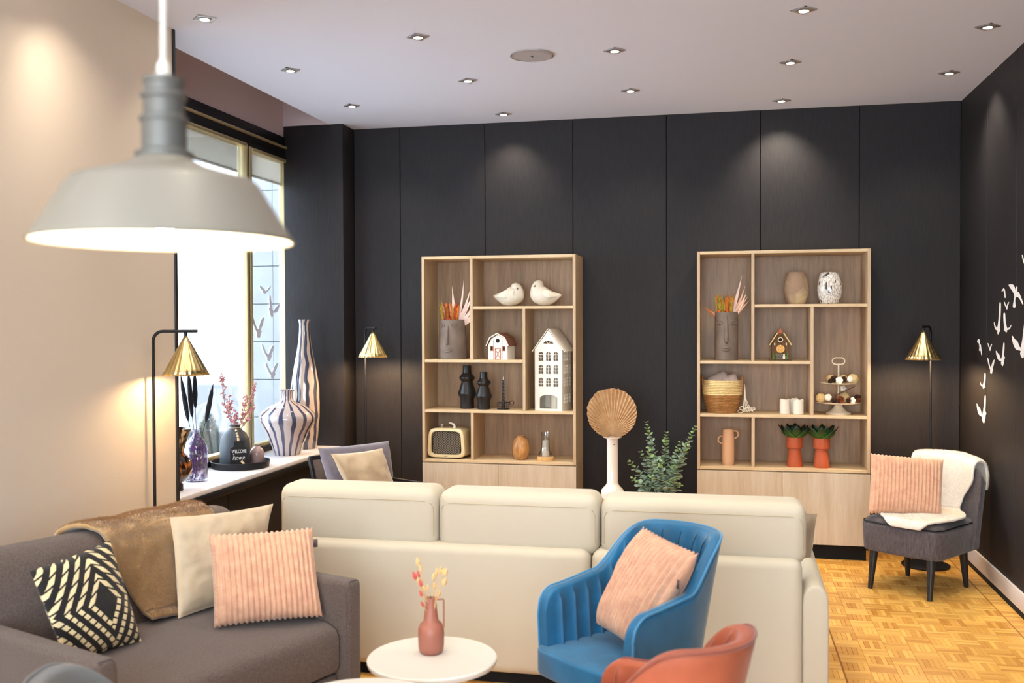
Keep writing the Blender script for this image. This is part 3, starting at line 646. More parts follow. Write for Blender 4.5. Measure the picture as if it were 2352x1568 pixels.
g = G(); g.lathe([(.0001, 0), (.014, 0), (.014, .002), (.0001, .002)], 20, M=Matrix.Translation((0, -.0405, .128)) @ Matrix.Rotation(pi/2, 4, 'X')); g.obj('entrance_hole', MT['dark_hole'], t)
for x in (-.033, 0, .033): G().box(x-.0008, x+.0008, -.0412, -.0395, 0, .148-abs(x)*.4).obj('board_joint', MT['eye'], t, smooth=0)
for sx in (-1, 1):
    wv = G().box(sx*.046-.011, sx*.046+.011, -.0415, -.039, .058, .092).obj('window', MT['red_trim'], t, smooth=0)
    G().box(sx*.046-.007, sx*.046+.007, -.0425, -.040, .062, .088).obj('opening', MT['dark_hole'], wv, smooth=0)
g = G()
for b in ((-.022, -.018, 0, .076), (.018, .022, 0, .076), (-.022, .022, .072, .076), (-.022, .022, 0, .004)): g.box(b[0], b[1], -.043, -.039, b[2], b[3])
g.tube([(-.02, -.0415, .002), (.02, -.0415, .074)], .0018, 5); g.tube([(.02, -.0415, .002), (-.02, -.0415, .074)], .0018, 5); g.obj('door', MT['red_trim'], t, smooth=0)

# tall white townhouse lantern: real window openings -----------------------------------
t = thing('house_lantern', 'tall white metal town house lantern with rows of arched windows', 'lantern', (-1.146, 6.495, ZC), radians(-8))
def arched(x0, x1, z0, z1, n=6):
    r = (x1-x0)/2; cx = (x0+x1)/2; zc = z1-r
    return [(x0, z0), (x1, z0)]+[(cx+r*cos(pi*k/n), zc+r*sin(pi*k/n)) for k in range(n+1)]
def facade(holes, outline, thick, place, name, parent):
    cu = bpy.data.curves.new(name, 'CURVE'); cu.dimensions = '2D'; cu.fill_mode = 'BOTH'; cu.extrude = thick/2
    for poly in [outline]+holes:
        sp = cu.splines.new('POLY'); sp.points.add(len(poly)-1); sp.use_cyclic_u = True
        for i, p in enumerate(poly): sp.points[i].co = (p[0], p[1], 0, 1)
    tmp = bpy.data.objects.new(name, cu); COL.objects.link(tmp)
    dg = bpy.context.evaluated_depsgraph_get(); me = bpy.data.meshes.new_from_object(tmp.evaluated_get(dg)); bpy.data.objects.remove(tmp)
    me.name = name; me.materials.clear(); me.materials.append(MT['tin_white']); me.transform(place); o = bpy.data.objects.new(name, me); COL.objects.link(o); o.parent = parent; return o
RX = Matrix.Rotation(pi/2, 4, 'X')
W2, D2, HB = .095, .112, .415
holes = []
for rz in (.162, .248, .335):
    for cx in (-.052, 0, .052):
        for (a, b) in ((-.0165, -.0015), (.0015, .0165)):
            zz = [(rz, rz+.019), (rz+.022, rz+.041)]
            for z0, z1 in zz: holes.append([(cx+a, z0), (cx+b, z0), (cx+b, z1), (cx+a, z1)])
            arc = [(cx+b, rz+.044), (cx+a, rz+.044)]
            if a < 0: holes.append([(cx-.0015, rz+.044), (cx-.0015, rz+.0605), (cx-.009, rz+.058), (cx-.0145, rz+.052), (cx-.0165, rz+.044)])
            else: holes.append([(cx+.0015, rz+.044), (cx+.0165, rz+.044), (cx+.0145, rz+.052), (cx+.009, rz+.058), (cx+.0015, rz+.0605)])
door = [(-.062, .014), (.062, .014), (.062, .082)]+[(.062*cos(pi*k/10)*1, .082+.026*sin(pi*k/10)) for k in range(1, 10)]+[(-.062, .082)]
holes.append(door)
for a0, a1 in ((8, 62), (68, 112), (118, 172)):
    P0 = [(.036*cos(radians(a0+(a1-a0)*k/5)), .447+.024*sin(radians(a0+(a1-a0)*k/5))) for k in range(6)]
    holes.append([(.004*cos(radians((a0+a1)/2)), .447+.003)]+P0)
facade(holes, [(-W2, 0), (W2, 0), (W2, HB), (0, .540), (-W2, HB)], .003, RX, 'front_wall', t)
fb = facade([], [(-W2, 0), (W2, 0), (W2, HB), (0, .540), (-W2, HB)], .003, Matrix.Translation((0, D2*2-.01, 0)) @ RX, 'rear_wall', t)
sh = []
for rz in (.05, .162, .248, .335):
    for cx in (.05, .108, .166):
        for (a, b) in ((-.0165, -.0015), (.0015, .0165)):
            for z0, z1 in ((rz, rz+.019), (rz+.022, rz+.041), (rz+.044, rz+.058)): sh.append([(cx+a, z0), (cx+b, z0), (cx+b, z1), (cx+a, z1)])
for sx in (-1, 1): facade(sh, [(0, 0), (D2*2-.01, 0), (D2*2-.01, HB), (0, HB)], .003, Matrix.Translation((sx*W2, 0, 0)) @ Matrix.Rotation(pi/2, 4, 'Z') @ RX, 'side_wall', t)
for sx in (-1, 1):
    a, b = Vector((sx*.113, 0, HB-.02)), Vector((0, 0, .548)); g = G(); vs = []
    d = (b-a).normalized(); nn = Vector((-d.z, 0, d.x))*.004*(1 if sx < 0 else -1)
    for y in (-.006, D2*2): vs += [a+Vector((0, y, 0)), b+Vector((0, y, 0)), b+nn+Vector((0, y, 0)), a+nn+Vector((0, y, 0))]
    g.add(vs, [(0, 1, 2, 3), (7, 6, 5, 4), (0, 4, 5, 1), (1, 5, 6, 2), (2, 6, 7, 3), (3, 7, 4, 0)]); g.obj('roof_panel', MT['tin_white'], t, smooth=0)
G().box(-W2, W2, 0, D2*2-.01, 0, .006).obj('floor_plate', MT['tin_white'], t, smooth=0)
c = thing('pillar_candle', 'pale pillar candle standing inside the white town house lantern', 'candle', (-1.118, 6.60, ZC+.0065))
G().lathe([(.0001, 0), (.036, 0), (.037, .004), (.037, .094), (.034, .098), (.0001, .095)], 28).obj('wax', MT['wax'], c); G().tube([(0, 0, .095), (.001, 0, .106)], .0012, 5).obj('wick', MT['dark_hole'], c)

# angular black vases -------------------------------------------------------------------
def angvase(loc, h, r, label, seed=0):
    t = thing('angular_vase', label, 'vase', loc, 0, 'black angular vases')
    p = [(.0001, 0), (r*.76, 0), (r*.78, .004), (r*.76, h*.22), (r*.98, h*.335), (r, h*.355), (r*.98, h*.375), (r*.60, h*.625), (r*.86, h*.70), (r*.87, h*.715), (r*.86, h*.73), (r*.50, h*.82), (r*.47, h*.84), (r*.46, h*.99), (r*.44, h), (r*.36, h), (r*.34, h*.85), (.0001, h*.8)]
    G().lathe(p, 36).obj('body', MT['black_cer'], t, smooth=25); return t
angvase((-1.733, 6.585, ZC), .297, .063, 'taller of the two black angular vases beside the black candle')
angvase((-1.607, 6.555, ZC), .255, .056, 'shorter of the two black angular vases beside the black candle')
t = thing('candle_holder', 'black wire candle holder with a ring handle', 'candle holder', (-1.474, 6.57, ZC))
for z in (.003, .045): G().tube([(.042*cos(q), .042*sin(q), z) for q in [2*pi*k/28 for k in range(28)]], .0022, 6, closed=True).obj('hoop', MT['blackmetal'], t)
g = G()
for k in range(16): q = 2*pi*k/16; g.tube([(.042*cos(q), .042*sin(q), .003), (.042*cos(q), .042*sin(q), .045)], .0009, 4)
for z in (.017, .031): g.tube([(.042*cos(q), .042*sin(q), z) for q in [2*pi*k/28 for k in range(28)]], .0008, 4, closed=True)
o = g.obj('wire_cage', MT['blackmetal'], t)
G().lathe([(.0001, 0), (.043, 0), (.043, .003), (.0001, .003)], 28).obj('base_plate', MT['blackmetal'], t)
G().lathe([(.0001, .003), (.014, .003), (.013, .040), (.0095, .040), (.0095, .01), (.0001, .01)], 20).obj('cup', MT['blackmetal'], t)
G().tube([(.060+.0145*cos(q), -.002, .044+.0145*sin(q)) for q in [2*pi*k/20 for k in range(20)]], .0022, 6, closed=True).obj('ring_handle', MT['blackmetal'], t)
c = thing('twisted_candle', 'black twisted taper candle in the wire holder', 'candle', (-1.474, 6.57, ZC+.0105))
def tw(u, v): a = 2*pi*u; r = .0088*(1+.17*cos(2*(a-v*26)))*(1-.25*v); return Vector((r*cos(a), r*sin(a), .19*v))
G().grid(tw, 16, 60, wrap=True).obj('wax', MT['black_cer'], c, smooth=80)
G().lathe([(.0001, 0), (.003, .006), (.002, .016), (.0001, .026)], 10, (0, 0, .189)).obj('wick', MT['flame_white'], c)

# radio ---------------------------------------------------------------------------------
t = thing('radio', 'vintage cream radio with a dark mesh front and a carry handle', 'radio', (-1.855, 6.535, ZF), radians(-4))
def superel(w, h, n, e):
    return [(w*math.copysign(abs(cos(q))**(2/e), cos(q)), h*math.copysign(abs(sin(q))**(2/e), sin(q))) for q in [2*pi*k/n for k in range(n)]]
def taper(p, z): return (p[0]*(1.0-.06*(p[1]/.1)) if True else p[0], p[1])
out = [taper(p, 0) for p in superel(.133, .101, 48, 6)]; inn = [taper(p, 0) for p in superel(.108, .080, 48, 6)]; zc = .108
g = G(); n = 48; vs = []
rows = [(out, -.035, 1.0), (out, -.05, .985), (out, -.053, .95), (inn, -.053, 1.02), (inn, -.035, 1.0)]
for pr, y, s in rows: vs += [Vector((p[0]*s, y, zc+p[1]*s)) for p in pr]
vs += [Vector((p[0], .105, zc+p[1])) for p in out]; vs += [Vector((p[0]*.94, .115, zc+p[1]*.94)) for p in out]
fs = []
order = [6, 5, 0, 1, 2, 3, 4]
for a, b in zip(order, order[1:]):
    for k in range(n): fs.append((a*n+k, a*n+(k+1) % n, b*n+(k+1) % n, b*n+k))
fs.append(tuple(6*n+k for k in range(n))); g.add(vs, fs); g.obj('case', MT['radio'], t, smooth=40)
g = G(); g.prism(inn, lambda a, b: Vector((a, -.034, zc+b)), lambda a, b: Vector((a, -.028, zc+b))); g.obj('speaker_cloth', MT['dark_hole'], t, smooth=0)
g = G()
for s in (-1, 1):
    for k in range(-19, 20):
        pts = []
        for q in range(29):
            xx = -.107+q*.214/28; zz = (xx*s*.62)+k*.0118
            if abs(zz) < .077 and abs(xx) < .105: pts.append(Vector((xx, -.037, zc+zz)))
        if len(pts) > 1: g.tube([pts[0], pts[-1]], .0011, 4)
o = g.obj('mesh_grille', MT['mesh'], t)
G().box(-.012, .012, -.0545, -.051, .016, .019).obj('badge', MT['eye'], t)
G().box(-.09, .09, -.03, .09, 0, .010).obj('foot', MT['dark_hole'], t)
G().tube([(.035, .01, .207), (.045, .01, .212), (.04, .005, .232), (.012, 0, .243), (.005, 0, .240)], [.009, .009, .008, .006, .004], 10).obj('handle', MT['tin_white'], t, smooth=80)
G().lathe([(.0001, .0), (.012, 0), (.012, .006), (.007, .010), (.011, .016), (.010, .026), (.0001, .028)], 16, (-.045, .0, .206)).obj('knob', MT['mesh'], t)
# wood vase & hurricane candle
t = tag(G().lathe([(.0001, 0), (.036, 0), (.043, .005), (.056, .045), (.059, .072), (.056, .105), (.043, .138), (.024, .15), (.021, .156), (.024, .163), (.019, .163), (.016, .15), (.0001, .145)], 40).obj('wooden_vase', MT['turned'], loc=(-1.348, 6.55, ZF), smooth=50), 'small bulbous turned wooden vase with flowing grain on the lowest left shelf', 'vase')
t = thing('hurricane_candle', 'glass hurricane candle holder on a round wooden base', 'candle holder', (-1.175, 6.53, ZF))
G().lathe([(.0001, 0), (.053, 0), (.056, .004), (.056, .024), (.053, .028), (.0001, .028)], 36).obj('wooden_base', MT['beech'], t)
G().lathe([(.046, .0285), (.047, .05), (.032, .07), (.029, .09), (.026, .185), (.028, .192), (.026, .192), (.0245, .185), (.0275, .09), (.0305, .07), (.045, .05), (.044, .0285)], 32).obj('glass_chimney', MT['clear'], t)
c = thing('white_candle', 'slim white candle inside the glass hurricane', 'candle', (-1.175, 6.53, ZF+.0285))
G().lathe([(.0001, 0), (.0225, 0), (.0225, .105), (.02, .108), (.0001, .104)], 24).obj('wax', MT['wax'], c); G().tube([(0, 0, .104), (.001, 0, .125)], .0015, 5).obj('wick', MT['flame_white'], c)

# right bookcase ornaments --------------------------------------------------------------
def barrel(name, loc, h, r, m, label):
    p = [(.0001, 0), (r*.62, 0), (r*.72, .006), (r*.93, h*.25), (r, h*.45), (r*.97, h*.62), (r*.84, h*.85), (r*.70, h*.985), (r*.66, h), (r*.60, h), (r*.62, h*.9), (r*.7, h*.6), (.0001, h*.1)]
    return tag(G().lathe(p, 44).obj(name, MT[m], loc=loc, smooth=60), label, 'vase')
barrel('barrel_vase', (.458, 6.59, ZA), .207, .078, 'brown_cer', 'weathered brown barrel vase with a pale patch on the top shelf')
barrel('speckled_vase', (.662, 6.58, ZA), .202, .078, 'speckle', 'glossy white barrel vase with black flecks on the top shelf')
t = thing('birdhouse_clock', 'rustic log cabin birdhouse with a golden clock dial', 'birdhouse', (.356, 6.56, ZB))
G().box(-.068, .068, -.045, .05, 0, .008).obj('base', MT['bark'], t, bevel=.002)
G().prism([(-.055, .008), (.055, .008), (.055, .105), (.018, .172), (-.018, .172), (-.055, .105)], lambda a, b: Vector((a, -.035, b)), lambda a, b: Vector((a, .045, b))).obj('body', MT['bark'], t, smooth=0)
for sx in (-1, 1):
    a, b = Vector((sx*.068, 0, .098)), Vector((sx*.018, 0, .176)); d = (b-a).normalized(); nn = Vector((-d.z, 0, d.x))*.006*(1 if sx < 0 else -1); vs = []
    for y in (-.045, .05): vs += [a+Vector((0, y, 0)), b+Vector((0, y, 0)), b+nn+Vector((0, y, 0)), a+nn+Vector((0, y, 0))]
    G().add(vs, [(0, 1, 2, 3), (7, 6, 5, 4), (0, 4, 5, 1), (1, 5, 6, 2), (2, 6, 7, 3), (3, 7, 4, 0)]).obj('roof_panel', MT['bark'], t, smooth=0)
    G().tube([a+Vector((0, -.047, .002)), b+Vector((0, -.047, .002))], .0042, 8).obj('roof_log', MT['straw'], t)
    g = G()
    for k in range(4): g.lathe([(.010-.002*k, 0), (.0001, .014)], 10, (sx*.042, -.041, .010+.010*k))
    g.obj('painted_tree', MT['green_paint'], t)
    G().ball((sx*.036, -.037, .106), .005, 8, 6, (.8, .6, 2)).obj('carved_flower', MT['ivory'], t)
g = G(); g.lathe([(.020, .17), (.022, .176), (.0001, .214)], 4, M=Matrix.Rotation(pi/4, 4, 'Z')); g.obj('steeple', MT['red_trim'], t, smooth=0)
def disc(z, r, y, m, nm, seg=28, th=.003): return G().lathe([(.0001, 0), (r, 0), (r, th), (.0001, th)], seg, M=Matrix.Translation((0, y, z)) @ RX).obj(nm, MT[m], t)
G().tube([(.014*cos(q), -.038, .134+.014*sin(q)) for q in [2*pi*k/24 for k in range(24)]], .0026, 6, closed=True).obj('hole_ring', MT['ivory'], t); disc(.134, .013, -.0345, 'dark_hole', 'entrance_hole')
dl = disc(.075, .026, -.0355, 'gold_dial', 'clock_dial')
for k in range(12): q = 2*pi*k/12; G().ball((.0215*sin(q), -.0395, .075+.0215*cos(q)), .0022 if k % 3 else .0032, 6, 4).obj('hour_mark', MT['ivory'], dl)
for a, l in ((-62, .017), (52, .013)): q = radians(a); G().tube([(0, -.041, .075), (l*sin(q), -.041, .075+l*cos(q))], [.0016, .0008], 5).obj('clock_hand', MT['ivory'], dl)
g = G()
for i in range(4):
    for j in range(3): g.box(-.030+i*.0155+(.007 if j % 2 else 0), -.0165+i*.0155+(.007 if j % 2 else 0), -.041, -.034, .010+j*.011, .0195+j*.011)
g.obj('stone_wall', MT['greystone'], t, bevel=.001, bseg=1)
G().lathe([(.0001, 0), (.007, 0), (.008, .012), (.005, .022), (.006, .028), (.0001, .034)], 12, (.022, -.044, .011)).obj('carved_animal', MT['ivory'], t)

# basket with throws
t = thing('woven_basket', 'round woven basket of seagrass with a pale rope rim and two handles', 'basket', (-.008, 6.585, ZC))
def bas(z): return .094+.030*sin(min(1, z/.16)*pi*.5) if z < .12 else .124-.006*((z-.12)/.09)
for i, (nm, z0, z1, m) in enumerate((('lower_weave', .0, .118, 'seag'), ('rope_rim', .118, .212, 'seag2'))):
    g = G(); nrow = 12 if i == 0 else 9
    for k in range(nrow):
        z = z0+(z1-z0)*(k+.5)/nrow; r = bas(z); rr = (z1-z0)/nrow*.56
        g.tube([(r*cos(q), r*sin(q), z+.001*noise.noise(Vector((q*6, k, 1)))) for q in [2*pi*j/56 for j in range(56)]], rr, 6, closed=True)
    g.obj(nm, MT[m], t, smooth=80)
G().lathe([(.0001, 0.001), (.094, .001), (.118, .1), (.112, .205), (.108, .205), (.113, .1), (.09, .006), (.0001, .006)], 40).obj('lining', MT['seag'], t)
for sx in (-1, 1):
    g = G(); pts = [(sx*(.122+.006*q), -.03+.06*(k/10), .14+.095*sin(pi*k/10)) for k in range(11) for q in (sin(pi*k/10),)]
    g.tube(pts, .006, 8); g.obj('handle', MT['tan'], t, smooth=80)
def roll(loc, rot, L, r, m, nm, lab):
    g = G(); M = Matrix.Rotation(rot[2], 4, 'Z') @ Matrix.Rotation(rot[1], 4, 'Y')
    def fn(u, v):
        a = 2*pi*u; rr = r*(1-.25*abs(2*v-1)**6)*(1+.05*noise.noise(Vector((cos(a)*2, sin(a)*2, v*5)))); return M @ Vector((L*(v-.5), rr*cos(a), rr*sin(a)))
    g.grid(fn, 20, 14, wrap=True); vs0 = len(g.v); 
    g.f.append(tuple(i*14 for i in range(20))); g.f.append(tuple(i*14+13 for i in range(20)))
    return tag(g.obj(nm, MT[m], loc=loc, smooth=60), lab, 'throw')
roll((-.030, 6.59, ZC+.205), (0, -.45, .1), .13, .048, 'mauve_knit', 'rolled_throw', 'grey mauve throw rolled up at the left of the basket')
roll((.042, 6.575, ZC+.200), (0, -.35, -.1), .105, .046, 'mauve_knit', 'rolled_throw', 'pale mauve throw with curved edge at the right of the basket')
t = thing('cotton_fringe', 'white cotton fringe hanging from the basket down to the shelf', 'fringe', (.118, 6.555, ZC))
rg = random.Random(2)
for k in range(4):
    g = G(); g.tube([(.014, .01, .185), (.018, -.005, .16), (.014+.002*k, -.012, .10), (.008+.011*k, -.016, .05), (.008+.02*k, -.025, .012)], .0026, 6); g.obj('cord', MT['cotton_cord'], t, smooth=80)
for k in range(9):
    cx, cz, rx = -.012+.011*k*.9, .012+.022*abs(sin(k*1.7)), .010+.006*rg.random()
    g = G(); g.tube([(cx+rx*cos(q), -.022+.008*sin(q*2)-.004*k % 3*.001, max(.003, cz+rx*.7*sin(q))) for q in [2*pi*j/16 for j in range(16)]], .0024, 6, closed=True); g.obj('loop', MT['cotton_cord'], t, smooth=80)
# LED candles
for i, (x, y, lab) in enumerate(((.386, 6.575, 'ivory flameless candle with a scooped top, nearest the basket'), (.470, 6.55, 'ivory flameless candle with a scooped top, in front of the other two'), (.446, 6.645, 'ivory flameless candle half hidden behind the other two'))):
    t = thing('flameless_candle', lab, 'candle', (x, y, ZC), radians(200+20*i), 'flameless candles'); r = .032
    def fn(u, v):
        a = 2*pi*u; top = .083+.011*cos(a)*cos(a)-.012*max(0, -sin(a)) * 0+.008*sin(a)
        if v < .12: return Vector((r*.97*cos(a)*v/.12, r*.97*sin(a)*v/.12, 0))
        if v < .5: return Vector((r*cos(a), r*sin(a), top*(v-.12)/.38))
        if v < .6: return Vector((r*.85*cos(a), r*.85*sin(a), top))
        q = (v-.6)/.4; return Vector((r*.84*(1-q)*cos(a), r*.84*(1-q)*sin(a), top*(1-q)+.055*q if q < .3 else .055))
    G().grid(fn, 28, 26, wrap=True).obj('wax_shell', MT['wax'], t, smooth=40)
    G().lathe([(.003, .05), (.004, .062), (.0001, .078)], 10).obj('flame_tip', MT['flame_white'], t)
# jug
t = thing('two_handled_jug', 'sandy ribbed ceramic jug with a handle on each side', 'jug', (.030, 6.56, ZF))
G().lathe([(.0001, 0), (.035, 0), (.037, .004), (.0385, .03), (.039, .10), (.0385, .17), (.036, .2), (.035, .228), (.033, .232), (.029, .23), (.030, .19), (.0001, .18)], 36, rfun=lambda a, z: 1+.008*sin(z*330)).obj('body', MT['sandy'], t, smooth=60)
for pts in ([(.034, 0, .218), (.052, 0, .220), (.062, 0, .205), (.060, 0, .185), (.036, 0, .170)], [(-.036, 0, .182), (-.052, 0, .182), (-.063, 0, .168), (-.062, 0, .148), (-.038, 0, .134)]):
    g = G(); P = [Vector(p) for p in pts]; Q = []
    for k in range(len(P)-1):
        for j in range(4):
            p0 = P[max(0, k-1)]; p1 = P[k]; p2 = P[k+1]; p3 = P[min(len(P)-1, k+2)]; s = j/4
            Q.append(.5*((2*p1)+(-p0+p2)*s+(2*p0-5*p1+4*p2-p3)*s*s+(-p0+3*p1-3*p2+p3)*s**3))
    Q.append(P[-1]); g.tube(Q, .0048, 8); g.obj('handle', MT['sandy'], t, smooth=80)
# orange pots with succulents
def pot(x, y, lab): 
    return tag(G().lathe([(.0001, 0), (.050, 0), (.0515, .004), (.046, .05), (.0385, .105), (.037, .118), (.0505, .122), (.0515, .126), (.0515, .186), (.050, .189), (.046, .188), (.045, .165), (.0001, .165)], 40).obj('stemmed_pot', MT['orange'], loc=(x, y, ZF), smooth=30), lab, 'plant pot', 'orange plant pots')
def succulent(x, y, lab, seed):
    rg = random.Random(seed); t = thing('succulent', lab, 'plant', (x, y, ZF+.166), 0, 'succulents in orange pots')
    for ring, (n, tilt, L, w_) in enumerate(((8, 70, .122, .034), (7, 56, .112, .033), (6, 38, .09, .028), (4, 14, .066, .02))):
        for k in range(n):
            a = 2*pi*(k+.5*ring)/n+rg.uniform(-.15, .15); ti = radians(tilt+rg.uniform(-6, 6)); g = G(); nu, nv = 5, 8; vs = []; sh = []
            for i in range(nu):
                for j in range(nv):
                    u = i/(nu-1)*2-1; v = j/(nv-1); wd = w_*min(1, (sin(pi*min(1, .18+v*.62)))**.8)*(1-v**5*.95); rr = L*v
                    curl = ti*(1.12-.30*v); xx = rr*sin(curl)+.004; zz = rr*cos(curl)*.9+.008; zz += .014*u*u*(1-v)+.03*v*v*sin(ti)
                    p = Vector((xx, u*wd, zz)); vs.append(Matrix.Rotation(a, 3, 'Z') @ p); sh.append(max(0, 1-v*1.1))
            fs = [(i*nv+j, (i+1)*nv+j, (i+1)*nv+j+1, i*nv+j+1) for i in range(nu-1) for j in range(nv-1)]
            g.add(vs, fs, sh); g.obj('leaf', MT['succ'], t, smooth=80, solid=.003, fix=False)
    return t
pot(.448, 6.56, 'orange stemmed clay pot nearer the sandy jug'); pot(.612, 6.545, 'orange stemmed clay pot further from the sandy jug')
succulent(.448, 6.56, 'dark tipped green succulent in the orange pot nearer the sandy jug', 1); succulent(.612, 6.545, 'dark tipped green succulent in the orange pot further from the sandy jug', 4)
# tiered stand ---------------------------------------------------------------------------
TX, TY = .718, 6.585
t = thing('tiered_stand', 'ivory enamel two tier cake stand with a ring handle', 'cake stand', (TX, TY, ZC))
G().lathe([(.0001, 0), (.076, 0), (.077, .008), (.070, .013), (.050, .020), (.030, .042), (.022, .066), (.0001, .066)], 40).obj('foot', MT['enamel'], t, smooth=50)
G().lathe([(.0001, .066), (.10, .067), (.136, .074), (.1375, .078), (.134, .078), (.10, .071), (.0001, .070)], 48).obj('lower_plate', MT['enamel'], t)
G().lathe([(.0001, .190), (.08, .191), (.110, .197), (.1115, .201), (.108, .201), (.08, .195), (.0001, .194)], 48).obj('upper_plate', MT['enamel'], t)
G().tube([(0, 0, .07), (0, 0, .318)], .0055, 12).obj('stem', MT['enamel'], t)
G().tube([(math.copysign(.017, cos(q))+.021*cos(q), 0, .338+.021*sin(q)) for q in [2*pi*(k+.5)/32 for k in range(32)]], .0042, 8, closed=True).obj('ring_handle', MT['enamel'], t, smooth=80)
def pinecone(m, seed):
    g = G(); rg = random.Random(seed); g.ball((0, 0, .022), .013, 10, 8, (1, 1, 1.6))
    for k in range(60):
        q = k/60; a = k*2.39996; z = .004+.036*q; r = .022*sin(pi*(.22+.70*q)); b = Vector((.008*cos(a), .008*sin(a), z)); e = Vector((r*cos(a), r*sin(a), z+.006)); sd = Vector((-sin(a), cos(a), 0))*.0048
        g.add([b-sd*.5, b+sd*.5, e+sd, e-sd, b-sd*.5+Vector((0, 0, .003)), b+sd*.5+Vector((0, 0, .003)), e+sd+Vector((0, 0, .0025)), e-sd+Vector((0, 0, .0025))], [(0, 1, 2, 3), (7, 6, 5, 4), (0, 4, 5, 1), (1, 5, 6, 2), (2, 6, 7, 3), (3, 7, 4, 0)])
    return g
ZL, ZU = ZC+.0735, ZC+.1965
def put(nm, g, m, x, y, z, rot, sc, lab, cat, grp):
    o = g.obj(nm, MT[m], loc=(TX+x, TY+y, z), smooth=40); o.rotation_euler = rot; o.scale = (sc,)*3; return tag(o, lab, cat, grp)
def strawball():
    g = G(); g.ball((0, 0, 0), .028, 20, 14, (1, 1, .95), nz=.04)
    for k in range(14):
        a = k*.8; M = Matrix.Rotation(a, 4, 'Z') @ Matrix.Rotation(.5+k*.37, 4, 'X'); g.tube([M @ Vector((.0282*cos(q), .0282*sin(q), 0)) for q in [2*pi*j/24 for j in range(24)]], .0012, 4, closed=True)
    return g
def boll():
    g = G()
    for k in range(5): a = 2*pi*k/5; g.ball((.011*cos(a), .011*sin(a), .004), .013, 10, 8, (1, 1, 1.1), nz=.08)
    return g
def bollthing(x, y, z, rot, sc, lab):
    t = thing('cotton_boll', lab, 'cotton boll', (TX+x, TY+y, z), 0, 'cotton bolls on the cake stand'); t.rotation_euler = rot; t.scale = (sc,)*3
    boll().obj('fluff', MT['cotton'], t, smooth=80)
    for k in range(5):
        a = 2*pi*(k+.5)/5; G().tube([(.004*cos(a), .004*sin(a), -.010), (.014*cos(a), .014*sin(a), -.004), (.020*cos(a), .020*sin(a), .006)], [.004, .003, .0005], 5).obj('husk', MT['husk'], t)
for lab, x, y, z, sc in (('straw coloured ball at the window end of the lower tray', -.112, -.03, ZL+.030, 1.05), ('straw ball in the middle at the back of the lower tray', .036, -.01, ZL+.034, 1.1), ('round straw ball at the wall end of the upper tray', .086, -.02, ZU+.029, 1.15), ('straw ball behind the left pine cone on the upper tray', -.045, .03, ZU+.027, .95), ('straw ball behind the right pine cone on the upper tray', .035, .035, ZU+.027, .9)):
    put('straw_ball', strawball(), 'straw', x, y, z, (x*9, y*9, 0), sc, lab, 'ball', 'straw balls on the cake stand')
for lab, x, y, z, m, sc, rot in (('dark pine cone at the front left of the lower tray', -.050, -.085, ZL+.012, 'cone', .85, (1.2, 0, .6)), ('big reddish pine cone in the middle of the lower tray', -.002, -.08, ZL+.012, 'cone2', 1.15, (1.1, .1, 0)), ('dark pine cone right of the reddish one on the lower tray', .042, -.085, ZL+.010, 'cone', .9, (1.0, .5, .3)), ('upper dark pine cone at the wall end of the lower tray', .098, .0, ZL+.020, 'cone', 1.0, (.9, .6, .4)), ('small reddish pine cone at the wall end rim of the lower tray', .098, -.065, ZL+.010, 'cone2', .75, (1.0, .2, 1.2)), ('dark spiky pine cone at the left of the upper tray', -.042, -.035, ZU+.008, 'cone', 1.05, (.7, .1, .4)), ('dark pine cone right of the stem on the upper tray', .024, -.045, ZU+.006, 'cone', .9, (.25, .1, .1)), ('little brown cone at the left rim of the upper tray', -.070, -.04, ZU+.010, 'cone', .7, (1.3, .2, .9))):
    put('pine_cone', pinecone(m, 3), m, x, y, z, rot, sc, lab, 'pine cone', 'pine cones on the cake stand')
for a in ((-.068, -.045, ZL+.034, (1.2, 0, 0), 1.0, 'cotton boll beside the straw ball at the window end of the lower tray'), (.072, -.095, ZL+.020, (1.3, 0, .2), .9, 'cotton boll at the front right of the lower tray'), (-.004, -.075, ZU+.022, (1.3, 0, 0), 1.0, 'cotton boll at the front centre of the upper tray'), (.062, -.06, ZU+.028, (1.1, .3, 0), .85, 'cotton boll leaning on the round straw ball of the upper tray'), (.025, -.02, ZL+.088, (1.0, 0, .4), .95, 'cotton boll on the dark twig between the two trays')):
    bollthing(*a)
t = tag(G().tube([(TX-.03, TY-.07, ZL+.045), (TX+.02, TY-.065, ZL+.072), (TX+.096, TY-.07, ZL+.112)], [.003, .0028, .0022], 6).obj('twig', MT['husk'], smooth=80), 'dark twig lying slantwise between the tiers of the cake stand', 'twig')

